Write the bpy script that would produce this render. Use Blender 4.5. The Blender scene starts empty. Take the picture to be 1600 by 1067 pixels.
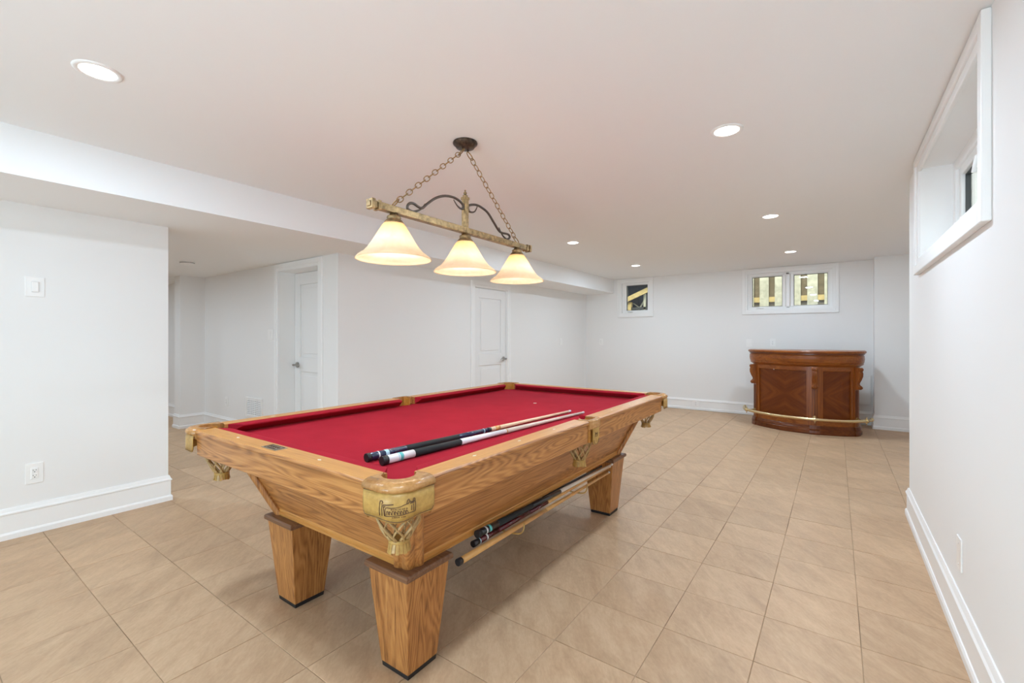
import bpy, bmesh, math, random
from math import pi, sin, cos, radians
from mathutils import Vector, Matrix
random.seed(7)
sc = bpy.context.scene
COL = sc.collection

# ------------------------------------------------------------------ camera, sky, sun, exposure
cam_d = bpy.data.cameras.new('camera')
cam = bpy.data.objects.new('camera', cam_d); COL.objects.link(cam)
cam.location = (0, 0, 1.22)
cam.rotation_euler = (pi / 2, 0, 0.6235)
cam_d.sensor_width = 36.0
cam_d.lens = 703.4 / 1600 * 36.0
cam_d.shift_y = -6.5 / 1600
cam_d.clip_start = 0.02
sc.camera = cam

world = bpy.data.worlds.new('overcast_sky'); sc.world = world
world.use_nodes = True
bg = world.node_tree.nodes['Background']
bg.inputs[0].default_value = (0.93, 0.97, 1.0, 1)
bg.inputs[1].default_value = 2.0

sun_d = bpy.data.lights.new('sun', 'SUN')
sun_d.energy = 2.2; sun_d.color = (1.0, 0.95, 0.84); sun_d.angle = radians(3)
sun = bpy.data.objects.new('sun', sun_d); COL.objects.link(sun)
sun.rotation_euler = (radians(40), 0, radians(-12))

# two unseen area fills added behind the viewer to lift ceiling and walls
rear_d = bpy.data.lights.new('rear_fill', 'AREA'); rear_d.shape = 'RECTANGLE'; rear_d.size = 3.4; rear_d.size_y = 1.3
rear_d.energy = 11; rear_d.color = (0.76, 0.95, 1.10)
rear_o = bpy.data.objects.new('rear_fill', rear_d); COL.objects.link(rear_o)
rear_o.location = (-1.7, -3.1, 1.25); rear_o.rotation_euler = (radians(112), 0, 0)
lift_d = bpy.data.lights.new('ceiling_fill', 'AREA'); lift_d.shape = 'DISK'; lift_d.size = 1.2
lift_d.energy = 50; lift_d.color = (0.70, 0.95, 1.12)
fla = bpy.data.objects.new('ceiling_fill', lift_d); COL.objects.link(fla)
fla.location = (-1.0, -2.5, 0.75); fla.rotation_euler = (radians(180 - 52), 0, radians(-4))

DOWNLIGHT_POWER = 11.0
DOWNLIGHT_COLOR = (0.77, 0.95, 1.12)
PENDANT_POWER = 2.6
PENDANT_COLOR = (1.0, 0.92, 0.80)

sc.view_settings.view_transform = 'Standard'
sc.view_settings.look = 'None'
sc.view_settings.gamma = 1.0
sc.view_settings.use_curve_mapping = False
sc.view_settings.exposure = 0.47
try:
    sc.cycles.max_bounces = 14
    sc.cycles.diffuse_bounces = 10
    sc.cycles.glossy_bounces = 4
    sc.cycles.transmission_bounces = 8
    sc.cycles.transparent_max_bounces = 12
    sc.cycles.caustics_reflective = False
    sc.cycles.caustics_refractive = False
    sc.cycles.sample_clamp_indirect = 6.0
except Exception:
    pass

# ------------------------------------------------------------------ materials
class NT:
    """small helper around a node tree"""
    def __init__(s, name):
        s.m = bpy.data.materials.new(name); s.m.use_nodes = True
        s.t = s.m.node_tree; s.b = s.t.nodes['Principled BSDF']
    def n(s, typ, **kw):
        nd = s.t.nodes.new(typ)
        for k, v in kw.items():
            if k.startswith('i_'):
                nd.inputs[k[2:].replace('_', ' ')].default_value = v
            else:
                setattr(nd, k, v)
        return nd
    def l(s, a, b): s.t.links.new(a, b)
    def val(s, name, v): s.b.inputs[name].default_value = v
    def coords(s, scale=(1, 1, 1), rnd=True, rot=(0, 0, 0)):
        tc = s.n('ShaderNodeTexCoord'); mp = s.n('ShaderNodeMapping')
        mp.inputs['Scale'].default_value = scale
        mp.inputs['Rotation'].default_value = rot
        if rnd:
            oi = s.n('ShaderNodeObjectInfo'); cx = s.n('ShaderNodeVectorMath', operation='SCALE')
            cx.inputs[0].default_value = (37.1, 19.3, 53.7)
            s.l(oi.outputs['Random'], cx.inputs['Scale'])
            ad = s.n('ShaderNodeVectorMath', operation='ADD')
            s.l(tc.outputs['Object'], ad.inputs[0]); s.l(cx.outputs[0], ad.inputs[1])
            s.l(ad.outputs[0], mp.inputs[0])
        else:
            s.l(tc.outputs['Object'], mp.inputs[0])
        return mp.outputs[0]
    def noise(s, vec, scale, detail=4, rough=0.55, dist=0.0):
        nd = s.n('ShaderNodeTexNoise')
        nd.inputs['Scale'].default_value = scale; nd.inputs['Detail'].default_value = detail
        nd.inputs['Roughness'].default_value = rough; nd.inputs['Distortion'].default_value = dist
        s.l(vec, nd.inputs['Vector']); return nd.outputs['Fac']
    def ramp(s, fac, stops):
        r = s.n('ShaderNodeValToRGB'); e = r.color_ramp.elements
        while len(e) < len(stops): e.new(0.5)
        for k, (p, c) in enumerate(stops):
            e[k].position = p; e[k].color = (*c, 1)
        s.l(fac, r.inputs[0]); return r.outputs[0]
    def math(s, op, a, b=None):
        m = s.n('ShaderNodeMath', operation=op)
        for k, v in enumerate((a, b)):
            if v is None: continue
            if isinstance(v, (int, float)): m.inputs[k].default_value = v
            else: s.l(v, m.inputs[k])
        return m.outputs[0]
    def mix(s, fac, a, b, blend='MIX'):
        m = s.n('ShaderNodeMix', data_type='RGBA', blend_type=blend)
        for sock, v in ((m.inputs[0], fac), (m.inputs[6], a), (m.inputs[7], b)):
            if isinstance(v, (int, float)): sock.default_value = v
            elif isinstance(v, tuple): sock.default_value = (*v, 1)
            else: s.l(v, sock)
        return m.outputs[2]
    def bump(s, h, strength=0.2, dist=0.002):
        b = s.n('ShaderNodeBump'); b.inputs['Strength'].default_value = strength
        b.inputs['Distance'].default_value = dist
        s.l(h, b.inputs['Height']); s.l(b.outputs[0], s.b.inputs['Normal'])

def plain(name, col, rough=0.5, metal=0.0, var=0.0, vscale=30, coat=0.0, bump=0.0):
    t = NT(name); t.val('Base Color', (*col, 1)); t.val('Roughness', rough); t.val('Metallic', metal)
    if coat: t.val('Coat Weight', coat); t.val('Coat Roughness', 0.15)
    if var or bump:
        n = t.noise(t.coords(), vscale, 4)
        if var:
            lo = tuple(max(0, c * (1 - var)) for c in col); hi = tuple(min(1, c * (1 + var)) for c in col)
            t.l(t.ramp(n, [(0.3, lo), (0.7, hi)]), t.b.inputs['Base Color'])
        if bump: t.bump(n, bump)
    return t.m

def wood(name, axis, light, mid, dark, rough=0.38, bands=26.0, coat=0.15, grain=1.0):
    """contour bands of a noise stretched along the grain read as cathedral figure; fine pores on top"""
    t = NT(name)
    sx = [8.0, 8.0, 8.0]; sx['xyz'.index(axis)] = 0.8
    v = t.coords(tuple(sx))
    n = t.noise(v, 1.0, 2.0, 0.45, 0.15)
    w = t.math('SINE', t.math('MULTIPLY', n, bands * 6.283))
    fx = [190.0] * 3; fx['xyz'.index(axis)] = 7.0
    pore = t.noise(t.coords(tuple(fx)), 1.0, 2.0, 0.6)
    gx = [60.0] * 3; gx['xyz'.index(axis)] = 1.6
    streak = t.noise(t.coords(tuple(gx)), 1.0, 3.0, 0.6)
    f = t.math('ADD', t.math('MULTIPLY', w, 0.11 * grain), t.math('ADD', t.math('MULTIPLY', pore, 0.42), t.math('MULTIPLY', streak, 0.58)))
    col = t.ramp(f, [(0.22, dark), (0.44, mid), (0.70, light)])
    t.l(col, t.b.inputs['Base Color'])
    t.val('Roughness', rough); t.val('Coat Weight', coat); t.val('Coat Roughness', 0.2); t.val('Specular IOR Level', 0.35)
    t.bump(pore, 0.08, 0.001)
    return t.m

M = {}
M['wall'] = plain('painted_wall', (0.83, 0.825, 0.815), 0.88, bump=0.02, vscale=220)
M['ceiling'] = plain('painted_ceiling', (0.875, 0.885, 0.89), 0.95)
M['trim'] = plain('white_trim_paint', (0.87, 0.868, 0.86), 0.42)
M['door'] = plain('white_door_paint', (0.82, 0.815, 0.805), 0.4)
M['plastic'] = plain('white_plastic', (0.88, 0.875, 0.86), 0.3)
M['plastic_dim'] = plain('off_white_plastic', (0.74, 0.735, 0.72), 0.35)
M['slot'] = plain('dark_slot', (0.05, 0.045, 0.04), 0.6)
M['vent_dark'] = plain('vent_backing', (0.30, 0.295, 0.29), 0.7)
M['nickel'] = plain('brushed_nickel', (0.42, 0.40, 0.37), 0.32, 1.0)
def grout():
    t = NT('sandy_grout'); v = t.coords((1, 1, 1), rnd=False)
    n = t.noise(v, 2.3, 3, 0.6)
    t.l(t.ramp(n, [(0.34, (0.15, 0.095, 0.055)), (0.46, (0.36, 0.25, 0.155)), (0.6, (0.50, 0.365, 0.24))]), t.b.inputs['Base Color'])
    t.val('Roughness', 0.95); return t.m
M['grout'] = grout()
OL, OM, OD = (0.51, 0.240, 0.074), (0.365, 0.150, 0.042), (0.165, 0.060, 0.017)
for a in 'xyz':
    M['oak_' + a] = wood('golden_oak_' + a, a, OL, OM, OD)
    M['oaktop_' + a] = wood('golden_oak_top_' + a, a, (0.60, 0.295, 0.078), (0.52, 0.238, 0.057), (0.38, 0.158, 0.036), 0.34, grain=0.5)
    M['cap_' + a] = wood('dark_oak_cap_' + a, a, (0.235, 0.118, 0.062), (0.165, 0.076, 0.038), (0.09, 0.036, 0.017), 0.4, grain=0.5)
    M['cherry_' + a] = wood('cherry_' + a, a, (0.34, 0.105, 0.015), (0.235, 0.062, 0.009), (0.11, 0.024, 0.004), 0.3, bands=5, coat=0.05, grain=0.6)
    M['cherry_dark_' + a] = wood('dark_cherry_' + a, a, (0.19, 0.05, 0.009), (0.125, 0.029, 0.005), (0.06, 0.012, 0.0025), 0.3, bands=5, coat=0.05, grain=0.6)

def cloth():
    t = NT('red_billiard_cloth')
    n = t.noise(t.coords((1, 1, 1)), 420, 2)
    n2 = t.noise(t.coords((1, 1, 1)), 7, 3)
    c = t.ramp(t.math('ADD', t.math('MULTIPLY', n, 0.6), t.math('MULTIPLY', n2, 0.4)), [(0.3, (0.285, 0.011, 0.023)), (0.7, (0.375, 0.018, 0.035))])
    t.l(c, t.b.inputs['Base Color']); t.val('Roughness', 0.95)
    t.val('Specular IOR Level', 0.08)
    t.bump(n, 0.15, 0.0008); return t.m
M['cloth'] = cloth()

def leather(name, lo, hi, rough=0.38):
    t = NT(name)
    v = t.coords((1, 1, 1))
    n = t.noise(v, 70, 4); n2 = t.noise(v, 14, 3)
    vo = t.n('ShaderNodeTexVoronoi'); vo.inputs['Scale'].default_value = 420; t.l(v, vo.inputs['Vector'])
    t.l(t.ramp(t.math('ADD', t.math('MULTIPLY', n, 0.5), t.math('MULTIPLY', n2, 0.5)), [(0.34, lo), (0.66, hi)]), t.b.inputs['Base Color'])
    t.val('Roughness', rough); t.bump(vo.outputs['Distance'], 0.25, 0.001); return t.m
M['leather'] = leather('tan_leather', (0.32, 0.175, 0.038), (0.51, 0.315, 0.085))
M['leather_roll'] = leather('glossy_brown_leather', (0.31, 0.135, 0.035), (0.52, 0.28, 0.10), 0.24)
M['leather_net'] = leather('net_leather', (0.36, 0.22, 0.085), (0.50, 0.34, 0.15), 0.5)
M['leather_liner'] = leather('orange_leather_liner', (0.42, 0.17, 0.022), (0.58, 0.27, 0.045), 0.45)
M['tooling'] = plain('dark_leather_tooling', (0.10, 0.045, 0.018), 0.6)
M['black_rubber'] = plain('black_rubber', (0.012, 0.012, 0.014), 0.5)
M['pearl'] = plain('pearl_inlay', (0.86, 0.80, 0.66), 0.25)
M['pewter'] = plain('pewter_plate', (0.36, 0.35, 0.30), 0.35, 0.9, var=0.3, vscale=180)
M['brass'] = plain('aged_brass', (0.30, 0.20, 0.095), 0.42, 0.8, var=0.5, vscale=45)
M['bar_brass'] = plain('polished_brass', (0.72, 0.57, 0.33), 0.27, 1.0)
M['bronze'] = plain('dark_bronze', (0.085, 0.058, 0.042), 0.4, 0.7, var=0.5, vscale=60)
M['chain'] = plain('chain_brass', (0.36, 0.23, 0.10), 0.4, 0.8)
M['iron'] = plain('wrought_iron', (0.12, 0.10, 0.085), 0.34, 0.85)
M['cue_black'] = plain('cue_black_lacquer', (0.008, 0.009, 0.012), 0.28, coat=0.3)
M['cue_navy'] = plain('cue_navy_lacquer', (0.008, 0.018, 0.06), 0.25, coat=0.4)
M['cue_white'] = plain('cue_white_lacquer', (0.80, 0.80, 0.82), 0.3, coat=0.3)
M['cue_teal'] = plain('cue_teal_print', (0.10, 0.50, 0.50), 0.3)
M['cue_pale'] = plain('cue_pale_blue_print', (0.45, 0.68, 0.78), 0.3)
M['cue_maroon'] = plain('cue_maroon_lacquer', (0.085, 0.006, 0.010), 0.25, coat=0.4)
M['maple'] = plain('maple_shaft', (0.74, 0.56, 0.37), 0.36, var=0.06, vscale=20)
M['maple_grey'] = plain('pale_shaft', (0.66, 0.56, 0.47), 0.36, var=0.05, vscale=20)
M['maple_gold'] = plain('golden_maple', (0.60, 0.32, 0.105), 0.34, var=0.1, vscale=20)
M['wrap'] = plain('linen_wrap', (0.011, 0.013, 0.014), 0.75, bump=0.2, vscale=500)
M['pvc'] = plain('white_vinyl', (0.88, 0.88, 0.875), 0.35)
M['gasket'] = plain('grey_gasket', (0.06, 0.065, 0.065), 0.6)
M['soil'] = plain('garden_soil', (0.10, 0.08, 0.05), 0.95, var=0.4, vscale=6)
M['navy_board'] = plain('dark_navy_boards', (0.012, 0.018, 0.032), 0.7)
M['pine'] = plain('yellow_pine_lumber', (0.62, 0.47, 0.20), 0.7, var=0.15, vscale=12)
M['fence_pale'] = plain('weathered_pale_fence', (0.52, 0.50, 0.38), 0.8, var=0.2, vscale=12)
M['fence_brown'] = plain('weathered_brown_fence', (0.20, 0.16, 0.10), 0.85, var=0.25, vscale=12)
M['siding'] = plain('pale_siding', (0.80, 0.83, 0.78), 0.7)

def tile_mat():
    t = NT('beige_stone_tile')
    v = t.coords((1, 1, 1), rot=(0, 0, radians(52)))
    mp = t.n('ShaderNodeMapping'); mp.inputs['Scale'].default_value = (4.5, 13, 6); t.l(v, mp.inputs[0])
    s1 = t.noise(mp.outputs[0], 1.0, 6, 0.6, 0.6)
    mp2 = t.n('ShaderNodeMapping'); mp2.inputs['Scale'].default_value = (38, 95, 40); t.l(v, mp2.inputs[0])
    s2 = t.noise(mp2.outputs[0], 1.0, 3, 0.6, 0.4)
    s3 = t.noise(v, 2.2, 3)
    f = t.math('ADD', t.math('MULTIPLY', s1, 0.5), t.math('ADD', t.math('MULTIPLY', s2, 0.25), t.math('MULTIPLY', s3, 0.25)))
    c = t.ramp(f, [(0.33, (0.405, 0.264, 0.155)), (0.5, (0.515, 0.345, 0.210)), (0.67, (0.62, 0.435, 0.276))])
    oi = t.n('ShaderNodeObjectInfo')
    k = t.math('ADD', t.math('MULTIPLY', oi.outputs['Random'], 0.10), 0.95)
    cm = t.n('ShaderNodeVectorMath', operation='SCALE'); t.l(c, cm.inputs[0]); t.l(k, cm.inputs['Scale'])
    t.l(cm.outputs[0], t.b.inputs['Base Color'])
    t.l(t.math('ADD', t.math('MULTIPLY', s1, 0.25), 0.36), t.b.inputs['Roughness'])
    t.val('Specular IOR Level', 0.4)
    t.bump(f, 0.15, 0.002); return t.m
M['tile'] = tile_mat()

def glass_mat():
    t = NT('window_glass')
    tr = t.n('ShaderNodeBsdfTransparent'); gl = t.n('ShaderNodeBsdfGlossy')
    tr.inputs[0].default_value = (0.93, 0.96, 0.95, 1); gl.inputs['Roughness'].default_value = 0.02
    fr = t.n('ShaderNodeFresnel'); ge = t.n('ShaderNodeNewGeometry')
    # same index on both faces of the thin pane, so the inner face does not trap the light
    t.l(t.math('ADD', 1.5, t.math('MULTIPLY', ge.outputs['Backfacing'], 1 / 1.5 - 1.5)), fr.inputs[0])
    mx = t.n('ShaderNodeMixShader')
    t.l(fr.outputs[0], mx.inputs[0]); t.l(tr.outputs[0], mx.inputs[1]); t.l(gl.outputs[0], mx.inputs[2])
    t.l(mx.outputs[0], t.t.nodes['Material Output'].inputs[0]); return t.m
M['glass'] = glass_mat()

def emit(name, col, strength):
    t = NT(name); t.val('Base Color', (*col, 1)); t.val('Emission Color', (*col, 1)); t.val('Emission Strength', strength); return t.m
M['led'] = emit('led_lens', (1.0, 0.99, 0.97), 6.0)
M['bulb'] = emit('frosted_bulb', (1.0, 0.86, 0.62), 10.0)

def shade_mat():
    t = NT('alabaster_lamp_glass')
    v = t.coords((1, 1, 1))
    n = t.noise(v, 16, 3, 0.6, 1.2)
    c = t.ramp(n, [(0.3, (0.90, 0.81, 0.68)), (0.7, (0.96, 0.90, 0.81))])
    # amber-stained neck of the glass fading to cream
    tc = t.n('ShaderNodeTexCoord'); sp = t.n('ShaderNodeSeparateXYZ'); t.l(tc.outputs['Object'], sp.inputs[0])
    hgt = t.math('ADD', t.math('MULTIPLY', sp.outputs['Z'], 1 / .17), .716 / .17)
    am = t.ramp(hgt, [(0.0, (1.0, .93, .80)), (0.16, (1.0, .96, .88)), (0.5, (1, 1, 1)), (0.72, (.98, .90, .78)), (1.0, (.90, .74, .53))])
    c = t.mix(1.0, c, am, 'MULTIPLY')
    tl = t.n('ShaderNodeBsdfTranslucent'); t.l(c, tl.inputs[0])
    df = t.n('ShaderNodeBsdfDiffuse'); t.l(c, df.inputs[0])
    mx = t.n('ShaderNodeMixShader'); mx.inputs[0].default_value = 0.42
    t.l(tl.outputs[0], mx.inputs[1]); t.l(df.outputs[0], mx.inputs[2])
    gl = t.n('ShaderNodeBsdfGlossy'); gl.inputs['Roughness'].default_value = 0.25
    m2 = t.n('ShaderNodeMixShader'); m2.inputs[0].default_value = 0.04
    t.l(mx.outputs[0], m2.inputs[1]); t.l(gl.outputs[0], m2.inputs[2])
    t.l(m2.outputs[0], t.t.nodes['Material Output'].inputs[0]); return t.m
M['shade'] = shade_mat()

# ------------------------------------------------------------------ mesh helpers
class MB:
    """collects vertices and faces, links them as one mesh object"""
    def __init__(s): s.v = []; s.f = []; s.sm = []
    def add(s, vs, fs, smooth=False):
        o = len(s.v); s.v += [tuple(v) for v in vs]
        for f in fs: s.f.append(tuple(o + k for k in f)); s.sm.append(smooth)
        return s
    def box(s, x0, x1, y0, y1, z0, z1):
        x0, x1 = min(x0, x1), max(x0, x1); y0, y1 = min(y0, y1), max(y0, y1); z0, z1 = min(z0, z1), max(z0, z1)
        return s.add([(x0, y0, z0), (x1, y0, z0), (x1, y1, z0), (x0, y1, z0), (x0, y0, z1), (x1, y0, z1), (x1, y1, z1), (x0, y1, z1)],
                     [(0, 3, 2, 1), (4, 5, 6, 7), (0, 1, 5, 4), (1, 2, 6, 5), (2, 3, 7, 6), (3, 0, 4, 7)])
    def loft(s, rings, closed=True, caps=True, smooth=False):
        n = len(rings[0]); vs = [p for r in rings for p in r]; fs = []
        for k in range(len(rings) - 1):
            for i in range(n if closed else n - 1):
                j = (i + 1) % n
                fs.append((k * n + i, k * n + j, (k + 1) * n + j, (k + 1) * n + i))
        s.add(vs, fs, smooth)
        if caps and closed:
            o = len(s.v) - len(vs)
            s.f.append(tuple(o + i for i in reversed(range(n)))); s.sm.append(False)
            s.f.append(tuple(o + (len(rings) - 1) * n + i for i in range(n))); s.sm.append(False)
        return s
    def prism(s, poly, z0, z1, smooth=False):
        return s.loft([[(x, y, z0) for x, y in poly], [(x, y, z1) for x, y in poly]], smooth=smooth)
    def prism_axis(s, prof, axis, a0, a1, cut0=0.0, cut1=0.0):
        """profile (p,q) swept along x or y; axis 'x': prof=(y,z), axis 'y': prof=(x,z)"""
        mk = (lambda a, p, q: (a, p, q)) if axis == 'x' else (lambda a, p, q: (p, a, q))
        return s.loft([[mk(a0, p, q) for p, q in prof], [mk(a1, p, q) for p, q in prof]])
    def tube(s, pts, r, n=8, closed=False, smooth=True, flat=None):
        pts = [Vector(p) for p in pts]; rings = []; up = None
        m = len(pts)
        for k in range(m):
            if closed: d = pts[(k + 1) % m] - pts[k - 1]
            else: d = pts[min(k + 1, m - 1)] - pts[max(k - 1, 0)]
            d.normalize()
            if up is None:
                up = Vector((0, 0, 1)) if abs(d.z) < 0.9 else Vector((1, 0, 0))
            a = d.cross(up)
            if a.length < 1e-6: a = d.orthogonal()
            a.normalize(); b = a.cross(d).normalized(); up = b
            rr = r[k] if isinstance(r, (list, tuple)) else r
            r2 = rr if flat is None else rr * flat
            rings.append([tuple(pts[k] + a * (rr * cos(2 * pi * i / n)) + b * (r2 * sin(2 * pi * i / n))) for i in range(n)])
        if closed: rings.append(rings[0])
        return s.loft(rings, caps=not closed, smooth=smooth)
    def lathe(s, prof, c=(0, 0, 0), n=24, smooth=True, caps=True):
        rings = [[(c[0] + r * cos(2 * pi * i / n), c[1] + r * sin(2 * pi * i / n), c[2] + z) for i in range(n)] for r, z in prof]
        return s.loft(rings, caps=caps, smooth=smooth)
    def obj(s, name, mat, parent=None, bevel=0.0, seg=2, link=True):
        me = bpy.data.meshes.new(name); me.from_pydata(s.v, [], s.f)
        me.polygons.foreach_set('use_smooth', s.sm)
        bm = bmesh.new(); bm.from_mesh(me)
        bmesh.ops.recalc_face_normals(bm, faces=bm.faces)
        if bevel > 0:
            es = [e for e in bm.edges if len(e.link_faces) == 2 and e.calc_face_angle(0) > 0.6]
            bmesh.ops.bevel(bm, geom=es, offset=bevel, segments=seg, affect='EDGES', profile=0.5, clamp_overlap=True)
        bm.to_mesh(me); bm.free()
        me.materials.append(M[mat] if isinstance(mat, str) else mat)
        o = bpy.data.objects.new(name, me); COL.objects.link(o)
        if parent is not None: o.parent = parent
        return o

def tag(o, label=None, cat=None, group=None, kind=None):
    if label: o['label'] = label
    if cat: o['category'] = cat
    if group: o['group'] = group
    if kind: o['kind'] = kind
    return o
def thing(name, label, cat, loc=(0, 0, 0), rz=0.0, group=None):
    o = bpy.data.objects.new(name, None); COL.objects.link(o)
    o.empty_display_size = 0.05
    o.location = loc; o.rotation_euler = (0, 0, rz)
    return tag(o, label, cat, group)
def struct(o, label, cat): return tag(o, label, cat, kind='structure')
def kids(o): return [c for c in bpy.data.objects if c.parent is o]
def dup(root, loc, rz, label, group=None):
    def rec(o, par):
        c = o.copy(); COL.objects.link(c); c.parent = par
        for ch in kids(o): rec(ch, c)
        return c
    r = rec(root, None); r.location = loc; r.rotation_euler = (0, 0, rz)
    r['label'] = label
    if group: r['group'] = group
    return r
def spline(pts, sub=6, closed=False):
    pts = [Vector(p) for p in pts]; out = []; n = len(pts)
    for i in range(n - 1 if not closed else n):
        if closed: p0, p1, p2, p3 = pts[i - 1], pts[i], pts[(i + 1) % n], pts[(i + 2) % n]
        else: p0, p1, p2, p3 = pts[max(i - 1, 0)], pts[i], pts[i + 1], pts[min(i + 2, n - 1)]
        for k in range(sub):
            t = k / sub
            out.append(0.5 * ((2 * p1) + (p2 - p0) * t + (2 * p0 - 5 * p1 + 4 * p2 - p3) * t * t + (3 * p1 - p0 - 3 * p2 + p3) * t ** 3))
    if not closed: out.append(pts[-1])
    return out
def offset_path(path, d, left=False):
    """offset a plan polyline to its right (or left) with mitred corners"""
    out = []; n = len(path)
    for k in range(n):
        p = Vector(path[k][:2])
        ds = []
        if k > 0: ds.append((p - Vector(path[k - 1][:2])).normalized())
        if k < n - 1: ds.append((Vector(path[k + 1][:2]) - p).normalized())
        ns = [Vector((q.y, -q.x)) * (-1 if left else 1) for q in ds]
        if len(ns) == 1: out.append(p + ns[0] * d)
        else:
            m = (ns[0] + ns[1]); L = m.length
            if L < 1e-6: out.append(p + ns[0] * d)
            else:
                m /= L; out.append(p + m * (d / max(0.25, m.dot(ns[0]))))
    return out

# ------------------------------------------------------------------ room shell
CZ, SZ = 2.295, 2.045          # ceiling and soffit / hall ceiling heights
XL, XF, XR = -4.065, -3.95, 0.41
YB, YH, YN = 7.97, 2.58, -3.2
T = 0.16

def wall_with_hole(axis, a0, a1, d0, d1, z0, z1, holes):
    """wall along axis from a0..a1, thickness d0..d1, rectangular holes (b0,b1,h0,h1)"""
    mb = MB()
    def bx(p0, p1, q0, q1):
        if p1 - p0 < 1e-5 or q1 - q0 < 1e-5: return
        if axis == 'x': mb.box(p0, p1, d0, d1, q0, q1)
        else: mb.box(d0, d1, p0, p1, q0, q1)
    cur = a0
    for b0, b1, h0, h1 in sorted(holes):
        bx(cur, b0, z0, z1); bx(b0, b1, z0, h0); bx(b0, b1, h1, z1); cur = b1
    bx(cur, a1, z0, z1)
    return mb

# floor slab (grout bed) with tiles laid on it
fl = MB(); fl.box(-11.2, 1.4, YN - .2, YB + .3, -0.06, -0.003)
floor = struct(fl.obj('floor', 'grout'), 'beige square stone tile floor with thin brown grout lines', 'floor')

TS, TX, TY = 0.3338, -0.5864, 1.9088
def in_room(x, y):
    if -4.2 < x < XR + .33 and YN - .1 < y < YB: return not (x > XR + .02 and y < 3.8)
    if -11 < x <= -3.6 and -1.1 < y < YH + .1: return True
    return XR - .1 < x < 1.35 and 3.9 < y < YB
def cam_uv(x, y, z=0.0):
    a = 0.6235
    d = y * cos(a) - x * sin(a); l = y * sin(a) + x * cos(a)
    if d < 0.25: return None
    return 800 + 703.4 * l / d, 527 + 703.4 * (1.22 - z) / d, d
tiles = []
for i in range(-33, 7):
    for j in range(-16, 20):
        cx, cy = TX + (i + .5) * TS, TY + (j + .5) * TS
        if not in_room(cx, cy): continue
        q = cam_uv(cx, cy)
        vis = q is not None and -130 < q[0] < 1660 and q[1] < 1200
        tiles.append((not vis, (q[2] if q else 99) + (0 if vis else 50), cx, cy))
tiles.sort()
def tile_mb(cx, cy):
    mb = MB(); h = TS / 2 - 0.0013; b = 0.0012
    lo = [(cx - h, cy - h), (cx + h, cy - h), (cx + h, cy + h), (cx - h, cy + h)]
    hi = [(cx - h + b, cy - h + b), (cx + h - b, cy - h + b), (cx + h - b, cy + h - b), (cx - h + b, cy + h - b)]
    mb.loft([[(x, y, -0.006) for x, y in lo], [(x, y, -0.001) for x, y in lo], [(x, y, 0.0) for x, y in hi]])
    return mb
t0 = tile_mb(0, 0).obj('tile', 'tile', floor)
for k, (nv, dd, cx, cy) in enumerate(tiles[:298]):
    o = t0 if k == 0 else t0.copy()
    if k: COL.objects.link(o)
    o.location = (cx, cy, random.uniform(-0.0005, 0.0004))
    o.rotation_euler = (radians(random.uniform(-.05, .05)), radians(random.uniform(-.05, .05)), 0)
rest = MB()
for nv, dd, cx, cy in tiles[298:]:
    m = tile_mb(cx, cy); rest.add(m.v, m.f)
ro = rest.obj('distant_tiles', 'tile', floor); ro['kind'] = 'stuff'

# ceiling, soffit with the lower hall ceiling
struct(MB().box(-3.38, XR + .2, YN - .2, 4.04, CZ, CZ + .12).box(-3.38, 1.12, 4.04, YB + .3, CZ, CZ + .12).obj('ceiling', 'ceiling'), 'flat white painted ceiling with recessed downlights', 'ceiling')
struct(MB().box(-11.2, -3.38, YN - .2, YB + .3, SZ, CZ + .12).obj('soffit', 'ceiling'), 'lowered white ceiling bulkhead along the left side and over the hall', 'soffit')

# walls
struct(MB().box(XL - .14, XL, YN, 1.236, 0, SZ).obj('wall_left', 'wall'), 'white wall at the left edge carrying a dimmer plate', 'wall')
D1X0, D1X1, D1H = -5.08, -4.29, 1.955
struct(wall_with_hole('x', -11.1, XF, YH, YH + .26, 0, SZ, [(D1X0 - .0145, D1X1 + .0145, -1, D1H + .0145)]).obj('wall_hall', 'wall'), 'white hall wall with a panelled door and floor vent', 'wall')
struct(MB().box(-7.3, -7.1, 2.29, YH, 0, SZ).obj('wall_hall_stub', 'wall'), 'short white wall stub projecting into the hall', 'wall')
struct(wall_with_hole('y', YH + .26, YB + T, XF - T, XF, 0, SZ, [(4.6155, 5.3745, -1, 1.9145)]).obj('wall_far_left', 'wall'), 'white wall behind the pool table carrying a closed door', 'wall')
W1 = (-3.225, -2.705, 1.655, 2.225); W2 = (-1.145, -0.03, 1.645, 2.225)
struct(wall_with_hole('x', XF, 1.4, YB, YB + .3, 0, CZ, [W1, W2]).obj('wall_back', 'wall'), 'white back wall with two small high windows behind the bar', 'wall')
struct(MB().box(0.42, 1.4, 7.70, YB, 0, CZ).obj('wall_back_pilaster', 'wall'), 'white boxed-out column right of the bar', 'wall')
W3 = (2.17, 3.575, 1.675, 2.225)
struct(wall_with_hole('y', YN, 4.10, XR, XR + .20, 0, CZ, [W3]).obj('wall_right', 'wall'), 'white wall at the right edge with a high deep window', 'wall')
struct(MB().box(XR + .2, 1.1, 4.04, 4.10, 0, CZ).box(1.1, 1.3, 4.04, YB, 0, CZ).obj('wall_right_recess', 'wall'), 'white wall of the recess beyond the right corner', 'wall')
struct(MB().box(XL - .14, XR + .3, YN - .16, YN, 0, CZ).obj('wall_front', 'wall'), 'white wall behind the viewer', 'wall')
struct(MB().box(-11.2, XL - .14, -1.16, -1.0, 0, SZ).box(-11.26, -11.1, -1.16, YH + T, 0, SZ).obj('wall_hall_end', 'wall'), 'white walls closing the far side of the hall', 'wall')

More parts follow.
